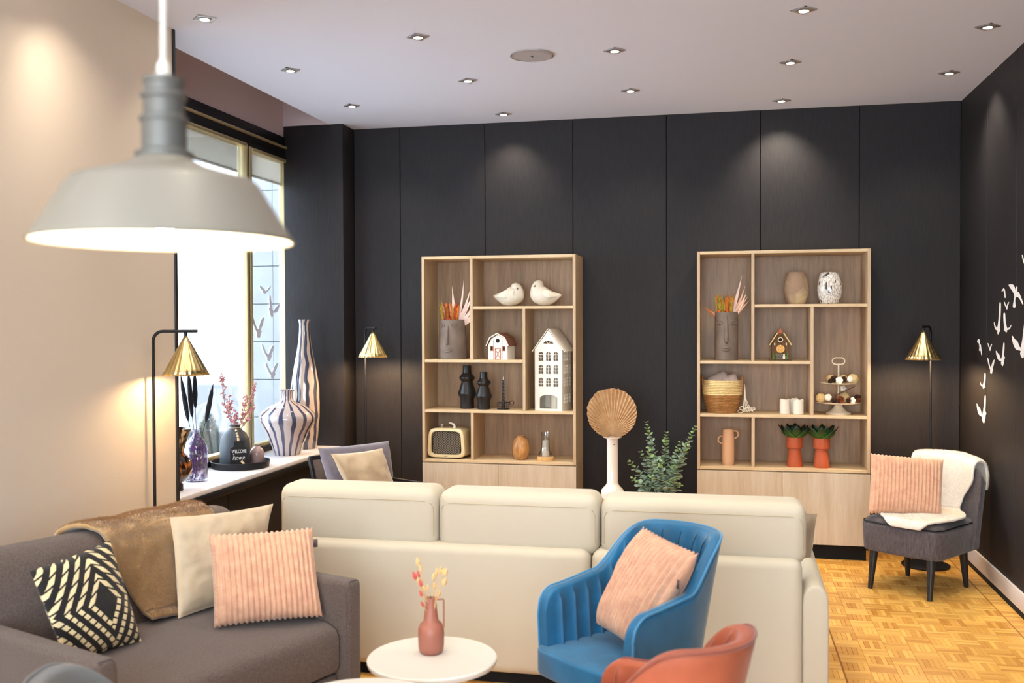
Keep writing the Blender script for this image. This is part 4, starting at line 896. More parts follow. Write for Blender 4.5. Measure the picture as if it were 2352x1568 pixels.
# ------------------------------------------------------------------ floor lamps
def floor_lamp(px, py, ang, label, power, reach=.147, tail=.20):
    t = thing('floor_lamp', label, 'floor lamp', (px, py, 0), ang, 'brass cone floor lamps')
    G().lathe([(.0001, 0), (.139, 0), (.14, .003), (.14, .010), (.137, .012), (.0001, .013)], 48, (.085, 0, 0)).obj('base', MT['blackmetal'], t)
    R = .045; ztop = 1.468
    pts = [(0, 0, .012), (0, 0, ztop-R)]+[(R*(1-cos(q)), 0, ztop-R+R*sin(q)) for q in [pi/2*k/8 for k in range(1, 9)]]+[(tail, 0, ztop)]
    G().tube(pts, .0072, 10).obj('pole', MT['blackmetal'], t, smooth=60)
    g = G(); nst = 72; zb, zt = 1.268, 1.448; vs = []; fs = []
    def rad(a, q): return (.006+.097*q)*(1+.018*q*cos(24*a))
    rows = 7; prof = [k/(rows-1) for k in range(rows)]
    seg = 144
    for k in range(seg):
        a = 2*pi*k/seg
        for q in prof: r = rad(a, q); vs.append((reach+r*cos(a), r*sin(a), zt-(zt-zb)*q))
    for k in range(seg):
        for j in range(rows-1): fs.append((k*rows+j, ((k+1) % seg)*rows+j, ((k+1) % seg)*rows+j+1, k*rows+j+1))
    g.add(vs, fs); g.obj('shade', MT['brass'], t, smooth=80, solid=.0012, fix=False)
    G().tube([(reach, 0, 1.462), (reach, 0, 1.445)], .007, 10).obj('socket', MT['blackmetal'], t)
    G().ball((reach, 0, 1.345), .024, 14, 10).obj('bulb', MT['lamp_glow'], t)
    lamp('POINT', 'lamp_light', t, (reach, 0, 1.30), power, (1, .70, .40), .025)
    return t
floor_lamp(-2.545, 4.05, radians(14), 'black floor lamp with a brass cone shade standing by the cream wall', 10)
floor_lamp(-2.467, 6.56, radians(-48), 'black floor lamp with a brass cone shade between the corner column and the left bookcase', 24)
floor_lamp(1.253, 6.5, radians(-117), 'black floor lamp with a brass cone shade behind the grey slipper chair', 24)

# pendant ------------------------------------------------------------------
PX, PY, PZ = -.776, 1.268, 1.617
t = thing('pendant_lamp', 'putty coloured barn style pendant lamp, lit, hanging on a white cord', 'pendant lamp', (PX, PY, PZ))
so = [(.1785, 0), (.179, .003), (.175, .008), (.131, .080), (.123, .088), (.06, .106), (.042, .115), (.036, .122)]
G().lathe(so, 72).obj('shade', MT['pend'], t, smooth=50)
o = G().lathe([(.177, .001), (.172, .006), (.128, .078), (.120, .085), (.058, .102), (.034, .115)], 72).obj('shade_lining', MT['pend_in'], t, smooth=50)
G().tube([(.178*cos(q), .178*sin(q), .001) for q in [2*pi*k/72 for k in range(72)]], .0022, 6, closed=True).obj('rim', MT['pend'], t)
G().lathe([(.036, .116), (.040, .120), (.040, .126), (.031, .130), (.031, .168), (.034, .170), (.034, .175), (.0285, .178), (.0285, .200), (.032, .203), (.032, .208), (.027, .211), (.027, .222), (.0285, .224), (.0285, .230), (.020, .233), (.0001, .234)], 40).obj('neck', MT['pend_neck'], t, smooth=30)
G().lathe([(.0001, .232), (.010, .232), (.009, .250), (.004, .258), (.0001, .258)], 16).obj('cord_grip', MT['cable'], t)
G().tube([(0, 0, .25), (.001, .004, .6), (.003, .008, H-PZ)], .0042, 8).obj('cord', MT['cable'], t)
G().ball((0, 0, .045), .032, 20, 14).obj('bulb', MT['bulb'], t)
G().lathe([(.014, .07), (.018, .075), (.018, .115), (.0001, .116)], 20).obj('socket', MT['pend_neck'], t)
lamp('POINT', 'pendant_light', t, (0, 0, .004), 16, (1, .78, .5), .03)

# ------------------------------------------------------------------ soft furnishing helpers
def pillow(name, quad, thick, m, label, n=30, ribs=0, amp=.0, parent=None, bow=.05, flange=0, seed=1, cat='cushion', pw=.5, tagm=None, group=None, wr=.006):
    TL, TR, BR, BL = [Vector(q) for q in quad]; c = (TL+TR+BR+BL)/4
    N_ = ((BR-BL).cross(TL-BL)).normalized()
    if N_.y > 0: N_ = -N_
    nu = max(n, ribs*6) if ribs else n; nv = n; vs = []; puv = []; fs = []
    def P(u, v, side):
        U = u*(1-bow*(1-v*v)*abs(u)**3); V = v*(1-bow*(1-u*u)*abs(v)**3)
        a, b = (U+1)/2, (V+1)/2; p = BL*(1-a)*(1-b)+BR*a*(1-b)+TL*(1-a)*b+TR*a*b
        e = max(0, (1-abs(u)**2.6)*(1-abs(v)**2.6)); d = thick/2*e**pw
        w_ = wr*(noise.noise(Vector((u*2.2, v*2.2, seed*3.1+side)))+.5*noise.noise(Vector((u*5, v*5, seed*7.7+side))))*min(1, e*3)
        rb = amp*cos(pi*(u+1)*ribs) if ribs else 0
        if ribs and abs(v) > .999: p = p+(TL-BL).normalized()*(1 if v > 0 else -1)*rb*.8
        return p+N_*side*(d+w_+rb*min(1, e*4+.25))
    for side in (1, -1):
        for i in range(nu):
            for j in range(nv):
                u, v = -1+2*i/(nu-1), -1+2*j/(nv-1); vs.append(P(u, v, side)); puv.append(((u+1)/2, (v+1)/2, 0))
    k = nu*nv
    for i in range(nu-1):
        for j in range(nv-1):
            q = (i*nv+j, (i+1)*nv+j, (i+1)*nv+j+1, i*nv+j+1); fs.append(q); fs.append(tuple(x+k for x in q[::-1]))
    bd = [i*nv for i in range(nu)]+[(nu-1)*nv+j for j in range(1, nv)]+[i*nv+nv-1 for i in range(nu-2, -1, -1)]+[j for j in range(nv-2, 0, -1)]
    for a, b in zip(bd, bd[1:]+bd[:1]): fs.append((a, a+k, b+k, b))
    base = Vector((c.x, c.y, min(BL.z, BR.z)))
    me = bpy.data.meshes.new(name); me.from_pydata([v-base for v in vs], [], fs); me.update()
    at = me.attributes.new('puv', 'FLOAT_VECTOR', 'POINT'); at.data.foreach_set('vector', [x for q in puv for x in q])
    bm = bmesh.new(); bm.from_mesh(me); bmesh.ops.recalc_face_normals(bm, faces=bm.faces); bm.to_mesh(me); bm.free()
    me.materials.append(m); me.shade_smooth()
    o = bpy.data.objects.new(name, me); COL.objects.link(o); o.location = base
    if parent: o.parent = parent; return o
    tag(o, label, cat, group)
    if tagm:
        p = P(*tagm, 0)-base; g = G(); d = (BR-BL).normalized(); 
        g.add([p, p+d*.016, p+d*.016+Vector((0, 0, .03)), p+Vector((0, 0, .03))], [(0, 1, 2, 3)]); g.obj('fabric_tag', MT['grey_seam'], o, solid=.0015)
    return o
def softbox(name, b, m, parent, r=.03, seg=4, subd=0, puff=0): return G().box(*b).obj(name, MT[m], parent, bevel=r, bseg=seg, smooth=60)
def leg(parent, a, b, r0, r1, m='darkwood'): return G().tube([a, b], [r0, r1], 16).obj('leg', MT[m], parent, smooth=50)

# ------------------------------------------------------------------ cream sofa seen from behind
t = thing('cream_sofa', 'long cream fabric sofa with its back to the camera', 'sofa', (-.8, 3.935, 0)); ox = .8
XL_, XS, XE = -2.0, -.527, .30
softbox('back_panel', (XL_+.1+ox, XS-.003+ox, 0, .19, .05, .578), 'cream_fab', t, .04, 5); softbox('back_panel', (XS+.003+ox, XE+ox, 0, .19, .05, .578), 'cream_fab', t, .04, 5)
softbox('arm', (XL_-.02+ox, XL_+.1+ox, .0, .93, .05, .48), 'cream_fab', t, .055, 6)
g = G(); sec = [(XE, .05), (XE+.098, .05), (XE+.1, .40)]+[(XE+.05+.05*cos(q), .44+.075*sin(q)) for q in [pi*k/8 for k in range(1, 8)]]+[(XE, .43)]
g.prism(sec, lambda a, b: Vector((a+ox, .02, b-.035 if b > .2 else b)), lambda a, b: Vector((a+ox, .93, b))); g.obj('arm', MT['cream_fab'], t, bevel=.012, bseg=3, smooth=60)
for i, (a, b, h) in enumerate(((-1.90, -1.183, .803), (-1.178, -.497, .798), (-.490, .318, .792))):
    cu = softbox('back_cushion', (a+ox, b+ox, .035, .235, .545, h), 'cream_fab', t, .05, 6)
    e_ = .0150; G().tube([(a+ox+e_, .035+e_-.0005, .60), (a+ox+e_, .035+e_-.0005, h-.085), (a+ox+.024, .0425, h-.064), (a+ox+.055, .0355, h-.052), (b+ox-.055, .0355, h-.052), (b+ox-.024, .0425, h-.064), (b+ox-e_, .035+e_-.0005, h-.085), (b+ox-e_, .035+e_-.0005, .60)], .0022, 6).obj('seam', MT['seam'], cu)
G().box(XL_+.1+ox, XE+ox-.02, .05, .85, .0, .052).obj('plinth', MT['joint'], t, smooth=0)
softbox('seat_base', (XL_+.1+ox, XE+ox, .18, .9, .05, .27), 'cream_fab', t, .02)
for a, b in ((-1.9, -1.18), (-1.175, -.49), (-.485, .30)): softbox('seat_cushion', (a+ox, b+ox, .2, .93, .272, .41), 'cream_fab', t, .045, 5)
for x in (-1.9, .33):
    for y in (.08, .85): G().lathe([(.0001, 0), (.022, 0), (.026, .05), (.0001, .052)], 14, (x+ox, y, 0)).obj('leg', MT['darkwood'], t)
pillow('satin_pillow', ((.13, 4.62, .655), (.395, 4.40, .675), (.36, 4.35, .43), (.10, 4.56, .42)), .11, MT['silver_fab'], 'silver brown satin pillow peeping past the right end of the cream sofa back', seed=4)

# ------------------------------------------------------------------ grey loveseat
GS = thing('grey_sofa', 'compact grey fabric sofa against the cream wall', 'sofa', (-1.712, 2.421, 0), radians(68.9))
WS = 1.104; aw = .078
for a in (0, WS-aw):
    ar = softbox('arm', (a, a+aw, 0, .80, .03, .552), 'grey_fab', GS, .022, 4)
    pts = [(a+.004, -.0005, .05), (a+.004, -.0005, .515), (a+.010, -.001, .54), (a+.02, -.001, .5495), (a+aw-.02, -.001, .5495), (a+aw-.010, -.001, .54), (a+aw-.004, -.0005, .515), (a+aw-.004, -.0005, .05)]
    G().tube([(p[0], p[1]+.012, p[2]) for p in pts], .0026, 6).obj('seam', MT['grey_seam'], ar)
def backsec(s): pass
sec = [(.60, .30), (.655, .62), (.675, .70), (.70, .738), (.745, .752), (.80, .752), (.845, .735), (.87, .69), (.885, .55), (.90, .06), (.78, .06)]
g = G(); g.prism(sec, lambda a, b: Vector((.0, a, b)), lambda a, b: Vector((WS, a, b))); g.obj('backrest', MT['grey_fab'], GS, bevel=.03, bseg=4, smooth=70)
sec = [(.05, .215), (.035, .24), (.035, .345), (.05, .378), (.09, .394), (.3, .408), (.66, .414), (.66, .215)]
g = G(); g.prism(sec, lambda a, b: Vector((aw+.004, a, b)), lambda a, b: Vector((WS-aw-.004, a, b))); g.obj('seat_cushion', MT['grey_fab'], GS, bevel=.02, bseg=4, smooth=70)
softbox('drawer_front', (aw+.004, WS-aw-.004, .05, .62, .035, .208), 'grey_fab', GS, .012)
for x in (.06, WS-.06):
    for y in (.06, .74): G().lathe([(.0001, 0), (.02, 0), (.024, .032), (.0001, .033)], 12, (x, y, 0)).obj('leg', MT['darkwood'], GS)
pillow('pink_ribbed_pillow', ((-1.848, 3.286, .727), (-1.535, 3.502, .721), (-1.449, 3.392, .42), (-1.775, 3.190, .42)), .13, MT['pink_rib'], 'plump pink ribbed pillow on the grey sofa, in front of the beige one', ribs=20, amp=.0042, n=44, bow=.03, tagm=(1, .55), group='pink ribbed pillows', seed=2, pw=.42)
pillow('beige_pillow', ((-2.035, 3.335, .775), (-1.80, 3.72, .765), (-1.82, 3.60, .415), (-1.965, 3.270, .415)), .11, MT['beige_vel'], 'beige velvet pillow on the grey sofa, behind the pink ribbed one', seed=3, wr=.012)
pillow('diamond_pillow', ((-2.165, 2.735, .715), (-2.070, 3.019, .756), (-1.951, 3.015, .415), (-2.052, 2.760, .415)), .11, MT['diamond'], 'black woven pillow with a cream dashed diamond pattern on the grey sofa', seed=5, bow=.03, tagm=(-1, .6))
# brown throw over the back of the grey sofa (in the sofa's own frame, then placed)
def sheet(name, path, xl, xr, m, label, n=36, loc=(0, 0, 0), rotz=0, thick=.012, seed=1, wave=.008, lift=.006, cat='throw', warp=None, pile=None):
    P = [Vector((0, a, b)) for a, b in path]; L = [0]
    for a, b in zip(P, P[1:]): L.append(L[-1]+(b-a).length)
    def along(s):
        d = s*L[-1]
        for i in range(len(P)-1):
            if d <= L[i+1]+1e-9: q = (d-L[i])/(L[i+1]-L[i]); return P[i].lerp(P[i+1], q), (P[i+1]-P[i]).normalized()
        return P[-1], (P[-1]-P[-2]).normalized()
    def fn(u, v):
        p, d = along(v); a, b = xl(v), xr(v); x = a+(b-a)*u
        nn = Vector((0, -d.z, d.y)); 
        k = lift+wave*noise.noise(Vector((x*6, v*5, seed)))+.4*wave*noise.noise(Vector((x*17, v*14, seed+4)))
        q = p+Vector((x, 0, 0))+nn*k
        return q+warp(x, v) if warp else q
    g = G(); g.grid(fn, n, n*2); o = g.obj(name, m, loc=loc, rotz=rotz, smooth=180, solid=thick, fix=False, subsurf=0)
    if pile:
        rg = random.Random(seed); h = G(); cnt, ln, off = pile
        for _ in range(cnt):
            u, v = rg.uniform(.0, 1), rg.uniform(.0, 1); a = fn(u, v); du = fn(min(1, u+.01), v)-fn(max(0, u-.01), v); dv = fn(u, min(1, v+.01))-fn(u, max(0, v-.01))
            nn = dv.cross(du).normalized(); dv = dv.normalized(); du = du.normalized()
            a = a+nn*off; fl = .5*noise.noise(Vector((u*5, v*6, seed)))
            e = a+(nn*.75+dv*(.65+.5*rg.uniform(-1, 1))+du*(fl+.45*rg.uniform(-1, 1))).normalized()*ln*rg.uniform(.6, 1.1); w_ = du*.0009
            h.add([a-w_, a+w_, e], [(0, 1, 2)])
        c = h.obj('pile', m, o, smooth=0, fix=False); c['kind'] = 'stuff'
    return tag(o, label, cat)
pathb = [(.895, .42), (.888, .60), (.875, .69), (.848, .742), (.80, .760), (.745, .760), (.695, .745), (.668, .705), (.648, .62), (.625, .50), (.605, .445), (.560, .424)]
# direction: over the back and down to the seat; keep the normal outward
sheet('brown_throw', pathb, lambda v: .43+.16*smooth01(.35, .98, v)+.012*sin(v*14), lambda v: .985-.03*max(0, v-.5), MT['brown_fur'], 'brown faux fur throw hanging over the back of the grey sofa', loc=(-1.712, 2.421, 0), rotz=radians(68.9), thick=-.016, wave=.012, lift=-.004, pile=(70000, .013, .0150))

# ------------------------------------------------------------------ tub chairs
def tub_chair(name, label, loc, rotz, m, mp, h_arm=.62, h_back=.80, hw=.215, ribs=True, legs='darkwood', cat='chair'):
    t = thing(name, label, cat, loc, rotz)
    D0, D1 = -.235, .0; ry = .23; A = D1-D0; arc = pi*(hw+ry)/2; tot = 2*A+arc
    def plan(s):   # 0..1 -> x,y,nx,ny(outward)
        d = s*tot
        if d < A: return Vector((-hw, D0+d, 0)), Vector((-1, 0, 0))
        if d > A+arc: return Vector((hw, D1-(d-A-arc), 0)), Vector((1, 0, 0))
        q = pi*(d-A)/arc; return Vector((-hw*cos(q), D1+ry*sin(q), 0)), Vector((-cos(q)/hw, sin(q)/ry, 0)).normalized()
    def height(s):
        p, _ = plan(s); e = min(s, 1-s)*tot
        h = h_arm+.03*smooth01(-.2, .1, p.y)+(h_back-h_arm-.03)*smooth01(.02, .20, p.y)
        if e < .07: h -= .075*(1-sqrt(max(0, 1-((.07-e)/.07)**2)))
        return h
    zb = .33
    def surf(s, z, off):
        p, n_ = plan(s); k = (z-.42); fl = .07*k+.16*k*smooth01(.05, .2, p.y)*max(0, n_.y)
        return p+n_*(off+fl)+Vector((0, 0, z))
    th = .045; ns, nz_ = 361, 12
    def shell(u, v):
        h = height(u); 
        if v < .45: q = v/.45; z = zb+(h-zb-.012)*q; off = 0
        elif v < .55: q = (v-.45)/.10; a = pi*q; z = h-.012+.012*sin(a)*1.0; off = -th*(1-cos(a))/2
        else:
            q = (v-.55)/.45; z = (h-.012)+(zb+.04-h)*q; off = -th
            if ribs:
                e = min(u, 1-u); f = abs(sin(u*tot/.062*pi)); off += .015*(f**.5-1)*smooth01(0, .12, q)*smooth01(0.02, .05, e)*1.0+.004
        return surf(u, z, off)
    g = G(); g.grid(shell, ns, 41); k = 41
    g.f.append(tuple(range(k))); g.f.append(tuple((ns-1)*k+j for j in range(k))[::-1])
    g.obj('shell', m, t, smooth=60)
    pts = [surf(u, zb+.02, .002) for u in (0.0,)]; pts = []
    pts = [surf(.0, zb+.03+(height(0)-zb-.05)*q/8, .001) for q in range(9)]+[surf(i/160, height(i/160)-.003, -.002) for i in range(161)]+[surf(1.0, zb+.03+(height(1)-zb-.05)*(8-q)/8, .001) for q in range(9)]
    G().tube(pts, .0042, 6).obj('piping', mp, t, smooth=80)
    if ribs:
        for k_ in range(1, int(tot/.062)):
            u_ = k_*.062/tot
            if min(u_, 1-u_)*tot > .05: G().tube([shell(u_, .55+.45*q)+Vector((0, 0, 0)) for q in [.03+.9*j/16 for j in range(17)]], .0016, 5).obj('channel_seam', MT['blue_seam'] if mp is MT['blue_pipe'] else mp, t, smooth=80)
    sh = [(-.20, -.26), (-.212, -.24)]+[(-.212*cos(q), .0+.2*sin(q)) for q in [pi*i/14 for i in range(15)]]+[(.212, -.24), (.20, -.26), (.17, -.275), (0, -.285), (-.17, -.275)]
    g = G(); g.prism(sh, lambda a, b: Vector((a, b, .345)), lambda a, b: Vector((a, b, .432))); g.obj('seat', m, t, bevel=.034, bseg=5, smooth=70)
    for sx in (-1, 1):
        for sy in (-1, 1): leg(t, (sx*.15, sy*.15-.03, .35), (sx*.205, sy*.215-.03, 0), .017, .011, legs)
    return t
tub_chair('blue_armchair', 'blue velvet tub armchair with channel stitching and a pink pillow on its seat', (-.290, 3.290, -.012), radians(-39.3), MT['blue_vel'], MT['blue_pipe'], cat='armchair')
pillow('pink_ribbed_pillow', ((-.272, 3.40, .790), (-.082, 3.15, .765), (-.262, 3.140, .455), (-.427, 3.360, .470)), .12, MT['pink_rib'], 'pink ribbed pillow tilted in the blue velvet armchair', ribs=15, amp=.0095, n=40, bow=.03, group='pink ribbed pillows', seed=8, pw=.42, tagm=(1, .3))
tub_chair('coral_armchair', 'coral velvet tub armchair cut off by the lower edge, seen from behind', (-.212, 2.46, 0), radians(-122), MT['pink_vel'], MT['pink_pipe'], h_arm=.575, h_back=.765, hw=.182, cat='armchair')
tub_chair('steel_grey_chair', 'blue grey leather chair of which only the back top shows, lower left corner', (-1.185, 1.955, 0), radians(131), MT['steel_lea'], MT['steel_lea'], h_arm=.57, h_back=.745, ribs=False)

# ------------------------------------------------------------------ coffee tables and pitcher
def table(x, y, z, r, label):
    t = thing('round_table', label, 'table', (x, y, 0), .35, 'white round side tables')
    G().lathe([(.0001, z-.018), (r*.985, z-.018), (r, z-.010), (r, z-.004), (r-.004, z), (.0001, z)], 64).obj('tabletop', MT['white_lac'], t)
    for k in range(3): a = 2*pi*k/3+.9; leg(t, (r*.55*cos(a), r*.55*sin(a), z-.018), (r*.95*cos(a), r*.95*sin(a), 0), .015, .010, 'beech')
    return t
table(-.898, 2.965, .45, .205, 'small round white table with beech legs, holding the pink pitcher')
table(-.945, 2.455, .48, .224, 'round white table cut off by the lower edge, in front of the pitcher table')
t = thing('pitcher_vase', 'dusty pink metal pitcher with a square wire handle', 'pitcher', (-.912, 3.0, .45))
G().lathe([(.0001, 0), (.030, 0), (.037, .005), (.041, .022), (.042, .06), (.041, .078), (.034, .094), (.024, .102), (.019, .14), (.0165, .176), (.014, .177), (.0145, .14), (.0001, .12)], 40).obj('body', MT['terracotta'], t, smooth=50)
G().tube([(.015, 0, .171), (.040, 0, .173), (.0425, 0, .170), (.0425, 0, .085), (.039, 0, .08)], .0028, 8).obj('handle', MT['terracotta'], t, smooth=60)
t = thing('bunny_tail_grass', 'dried bunny tail grasses in cream and coral in the pink pitcher', 'dried flowers', (-.912, 3.0, .615))
MT['tail_c'] = mat('cream_tail', '#e3b877', .9, bump=(200, .6), sheen=.6); MT['tail_r'] = mat('coral_tail', '#cf5a4e', .9, bump=(200, .6), sheen=.6)
for x, z, m, s in ((-.043, .118, 'tail_c', 1.1), (-.026, .108, 'tail_c', .8), (.016, .088, 'tail_c', .9), (.008, .074, 'tail_c', .9), (.034, .098, 'tail_c', 1.0), (.056, .098, 'tail_c', 1.1), (.048, .102, 'tail_c', .8), (.053, .068, 'tail_c', 1.2), (-.056, .072, 'tail_r', 1.1), (-.042, .080, 'tail_r', .9), (-.040, .062, 'tail_c', .8), (-.026, .058, 'tail_r', 1.0), (-.024, .026, 'tail_r', .9), (-.004, .046, 'tail_c', .7), (.010, .046, 'tail_c', .8), (.025, .020, 'tail_c', .9), (.014, .002, 'tail_r', .7), (-.018, -.006, 'tail_r', .9), (-.012, .046, 'tail_c', .7)):
    a = Vector((x*.1, -.004, -.06)); e = Vector((x, -.01+.02*sin(x*91), z)); st = G().tube([a, a.lerp(e, .5)+Vector((-x*.1, 0, .006)), e], .0009, 5).obj('stem', MT['tail_c'], t, smooth=80)
    d = (e-a).normalized(); M = d.to_track_quat('Z', 'Y').to_matrix().to_4x4(); g = G(); g.lathe([(.0001, -.010*s), (.0055*s, -.005*s), (.0065*s, .002*s), (.005*s, .010*s), (.0001, .019*s)], 12, M=Matrix.Translation(e) @ M); g.obj('tail', MT[m], st, smooth=80)

# ------------------------------------------------------------------ slipper chair
SL = (1.074, 5.885, 0); SA = atan2(-.602, .798)
t = thing('slipper_chair', 'low grey fabric slipper chair with black tapered legs by the right wall', 'armchair', SL, SA)
# local frame: forward = -y, width = x
sh = [(-.235, -.19), (-.215, -.225), (-.1, -.245), (.1, -.245), (.215, -.225), (.235, -.19), (.235, .22), (-.235, .22)]
g = G(); g.prism(sh, lambda a, b: Vector((a*.97, b*.97, .215)), lambda a, b: Vector((a, b, .375))); g.obj('seat', MT['charcoal_fab'], t, bevel=.018, bseg=3, smooth=60)
tp = [(a*.965, b*.965) for a, b in sh]; g = G(); g.prism(tp, lambda a, b: Vector((a, b, .366)), lambda a, b: Vector((a*.94, b*.94, .402))); o = g.obj('seat_cushion', MT['charcoal_fab'], t, bevel=.014, bseg=3, smooth=60)
pp = [Vector((a*.972, b*.972, .380)) for a, b in sh]; G().tube(pp, .004, 6, closed=True).obj('piping', MT['blackmetal'], t)
def sback(u, v):   # curved back, closed section
    a = (u-.5)*2; x = .262*a; yb = .19-.085*abs(a)**2.6; h = .70-.05*abs(a)**3; 
    if v < .5: q = v/.5; z = .24+(h-.24)*q; y = yb+.10*q
    else: q = (v-.5)/.5; z = h-(h-.24)*q; y = yb+.10*(1-q)+.075*min(1, q*8, 1)
    rr = 1
    return Vector((x, y, z))
g = G(); g.grid(sback, 25, 33)
g.f.append(tuple(range(33))[::-1]); g.f.append(tuple(24*33+j for j in range(33)))
g.obj('backrest', MT['charcoal_fab'], t, bevel=.018, bseg=3, smooth=70)
for sx in (-1, 1):
    for sy in (-1, 1): leg(t, (sx*.165, sy*.185, .22), (sx*.172, sy*.215, 0), .024, .013)
def rag(v): return .018*sin(v*17)+.012*sin(v*31+1)
pw_ = [(.382, .57), (.378, .66), (.368, .705), (.335, .722), (.292, .712), (.268, .66), (.235, .52), (.20, .435), (.15, .414), (-.10, .412), (-.20, .410), (-.235, .404), (-.252, .375)]
sheet('white_throw', pw_, lambda v: -.17-.035*smooth01(.45, .6, v)+.19*(1-sqrt(max(0, 1-smooth01(.74, 1.0, v)**2)))+.012*sin(v*23)*smooth01(.6, .8, v), lambda v: .222-.072*smooth01(.28, .45, v)+.085*smooth01(.5, .66, v)+.010*sin(v*19)-.10*(1-sqrt(max(0, 1-smooth01(.78, 1.0, v)**2))), MT['white_fur'], 'white faux sheepskin throw draped over the grey slipper chair', loc=SL, rotz=SA, thick=-.014, wave=.010, lift=-.008, seed=6, pile=(45000, .009, .0132), warp=lambda x, v: Vector((0, -.085*min(1, abs(x)/.262)**2.6, -.05*min(1, abs(x)/.262)**3))*(1-smooth01(.40, .56, v)))
pillow('pink_ribbed_pillow', ((.829, 5.955, .742), (1.218, 5.955, .714), (1.181, 5.820, .425), (.795, 5.805, .425)), .12, MT['pink_rib'], 'pink ribbed pillow on the grey slipper chair', ribs=19, amp=.0040, n=44, bow=.02, group='pink ribbed pillows', seed=11, pw=.42)

# ------------------------------------------------------------------ black frame lounge chair by the window
LC = Vector((-2.284, 5.357, 0)); LA = atan2(.87, .49)
t = thing('lounge_chair', 'black framed lounge chair with a brown upholstered back, behind the cream sofa', 'armchair', LC, LA)
# local: x = along the back, -y = forward
Wc = .445
def bar(nm, a, b, w_=.011, m='darkwood'):
    a, b = Vector(a), Vector(b); d = (b-a).normalized(); M = Matrix.Translation(a) @ d.to_track_quat('Z', 'Y').to_matrix().to_4x4(); return G().box(-w_, w_, -w_, w_, 0, (b-a).length, M).obj(nm, MT[m], t, bevel=.002, bseg=1)
for x in (0, Wc):
    bar('back_post', (x, -.02, .28), (x, .118, .715)); bar('armrest', (x-.001, .03, .552), (x-.001, -.50, .552)); bar('front_leg', (x, -.49, .545), (x, -.49, 0)); bar('rear_leg', (x, .02, .545), (x, .02, 0))
    bar('side_rail', (x, .02, .26), (x, -.49, .26))
bar('top_rail', (0, .118, .708), (Wc, .118, .708)); bar('front_rail', (0, -.48, .26), (Wc, -.48, .26))
g = G(); g.add([(.012, .012, .33), (Wc-.012, .012, .33), (Wc-.012, .108, .695), (.012, .108, .695)], [(0, 1, 2, 3)]); g.obj('back_panel', MT['grey_fab'], t, solid=.02)
softbox('seat_cushion', (.014, Wc-.014, -.47, .0, .275, .385), 'bluegrey_fab', t, .03)
pillow('back_cushion', ((-2.298, 5.332, .778), (-2.030, 5.797, .772), (-1.955, 5.70, .36), (-2.160, 5.333, .36)), .13, MT['bluegrey_fab'], 'blue grey linen back cushion in the black framed lounge chair', bow=.02, seed=13, pw=.36, wr=.012)
pillow('beige_pillow', ((-2.180, 5.235, .762), (-1.990, 5.568, .757), (-1.887, 5.615, .40), (-2.044, 5.336, .40)), .11, MT['beige_vel'], 'beige velvet pillow in front of the blue grey cushion on the lounge chair', seed=15, wr=.012)

# ------------------------------------------------------------------ tall white vase, palm fan, eucalyptus
VX, VY = -.686, 6.20
t = thing('floor_vase', 'tall white long-necked floor vase between the bookcases', 'vase', (VX, VY, 0))
G().lathe([(.0001, 0), (.068, 0), (.0735, .006), (.0735, .425), (.070, .445), (.040, .478), (.0345, .49), (.0345, .755), (.037, .768), (.059, .776), (.060, .779), (.056, .780), (.031, .77), (.030, .5), (.0001, .45)], 44).obj('body', MT['white_gloss'], t, smooth=50)
g = G(); g.tube([(-.037, 0, .492), (-.012, -.05, .455), (-.008, -.0775, .428), (-.008, -.0775, .40)], .0022, 6); g.tube([(.037, 0, .492), (.018, -.055, .452), (-.006, -.0775, .428)], .0022, 6); g.tube([(.0355*cos(q), .0355*sin(q), .492) for q in [pi*k/12 for k in range(13)]], .0022, 6)
g.ball((-.008, -.078, .424), .007, 8, 6); g.obj('leather_cord', MT['tan'], t)
G().lathe([(.0001, 0), (.0035, 0), (.0035, .002), (.0001, .002)], 10, M=Matrix.Translation((.014, -.0325, .735)) @ RX).obj('spot', MT['dark_hole'], t)
t = thing('palm_fan', 'dried pleated palm leaf fan standing in the tall white vase', 'dried leaf', (VX, VY, .78))
nseg = 46; g = G(); vs = []; rg = random.Random(5)
cx, cz, R = 0, .155, .160
for i in range(nseg*2+1):
    a = radians(-58)+(radians(296))*i/(nseg*2) ; 
    dirv = Vector((-sin(pi-a+pi/2-pi/2-.0), 0, 0))
    th = radians(212)-radians(244)*i/(nseg*2); d = Vector((cos(th), 0, sin(th)))
    # distance from the hub to the round outline
    hub = Vector((0, 0, .012)); c0 = Vector((cx, 0, cz)); b_ = d.dot(c0-hub); q = b_*b_-((c0-hub).length_squared-R*R); L_ = b_+sqrt(max(0, q)); L_ *= rg.uniform(.965, 1.0)
    zz = .007 if i % 2 else -.007
    for k in range(6): s = k/5; vs.append(hub+d*L_*s+Vector((0, zz*s*1.0-.03*s*s, 0)))
fs = [(i*6+k, (i+1)*6+k, (i+1)*6+k+1, i*6+k+1) for i in range(nseg*2) for k in range(5)]
g.add(vs, fs); g.obj('leaf', MT['palm'], t, smooth=0, solid=.0012, fix=False)
G().tube([(0, .006, -.3), (0, .004, .02), (0, -.004, .06)], [.004, .004, .002], 8).obj('stalk', MT['palm'], t)
t = thing('wicker_carrier', 'tan curved loop handle glimpsed between two cream sofa cushions', 'basket', (-.752, 6.03, 0))
G().lathe([(.0001, 0), (.085, 0), (.10, .02), (.105, .25), (.10, .255), (.095, .02), (.0001, .012)], 32).obj('body', MT['tan'], t, smooth=50)
g = G(); pts = [(.10*cos(q), 0, .25+.165*sin(q)) for q in [pi*k/20 for k in range(21)]]; g.tube(pts, .009, 8); g.obj('handle', MT['tan'], t, smooth=80)
EX, EY = -.392, 6.42
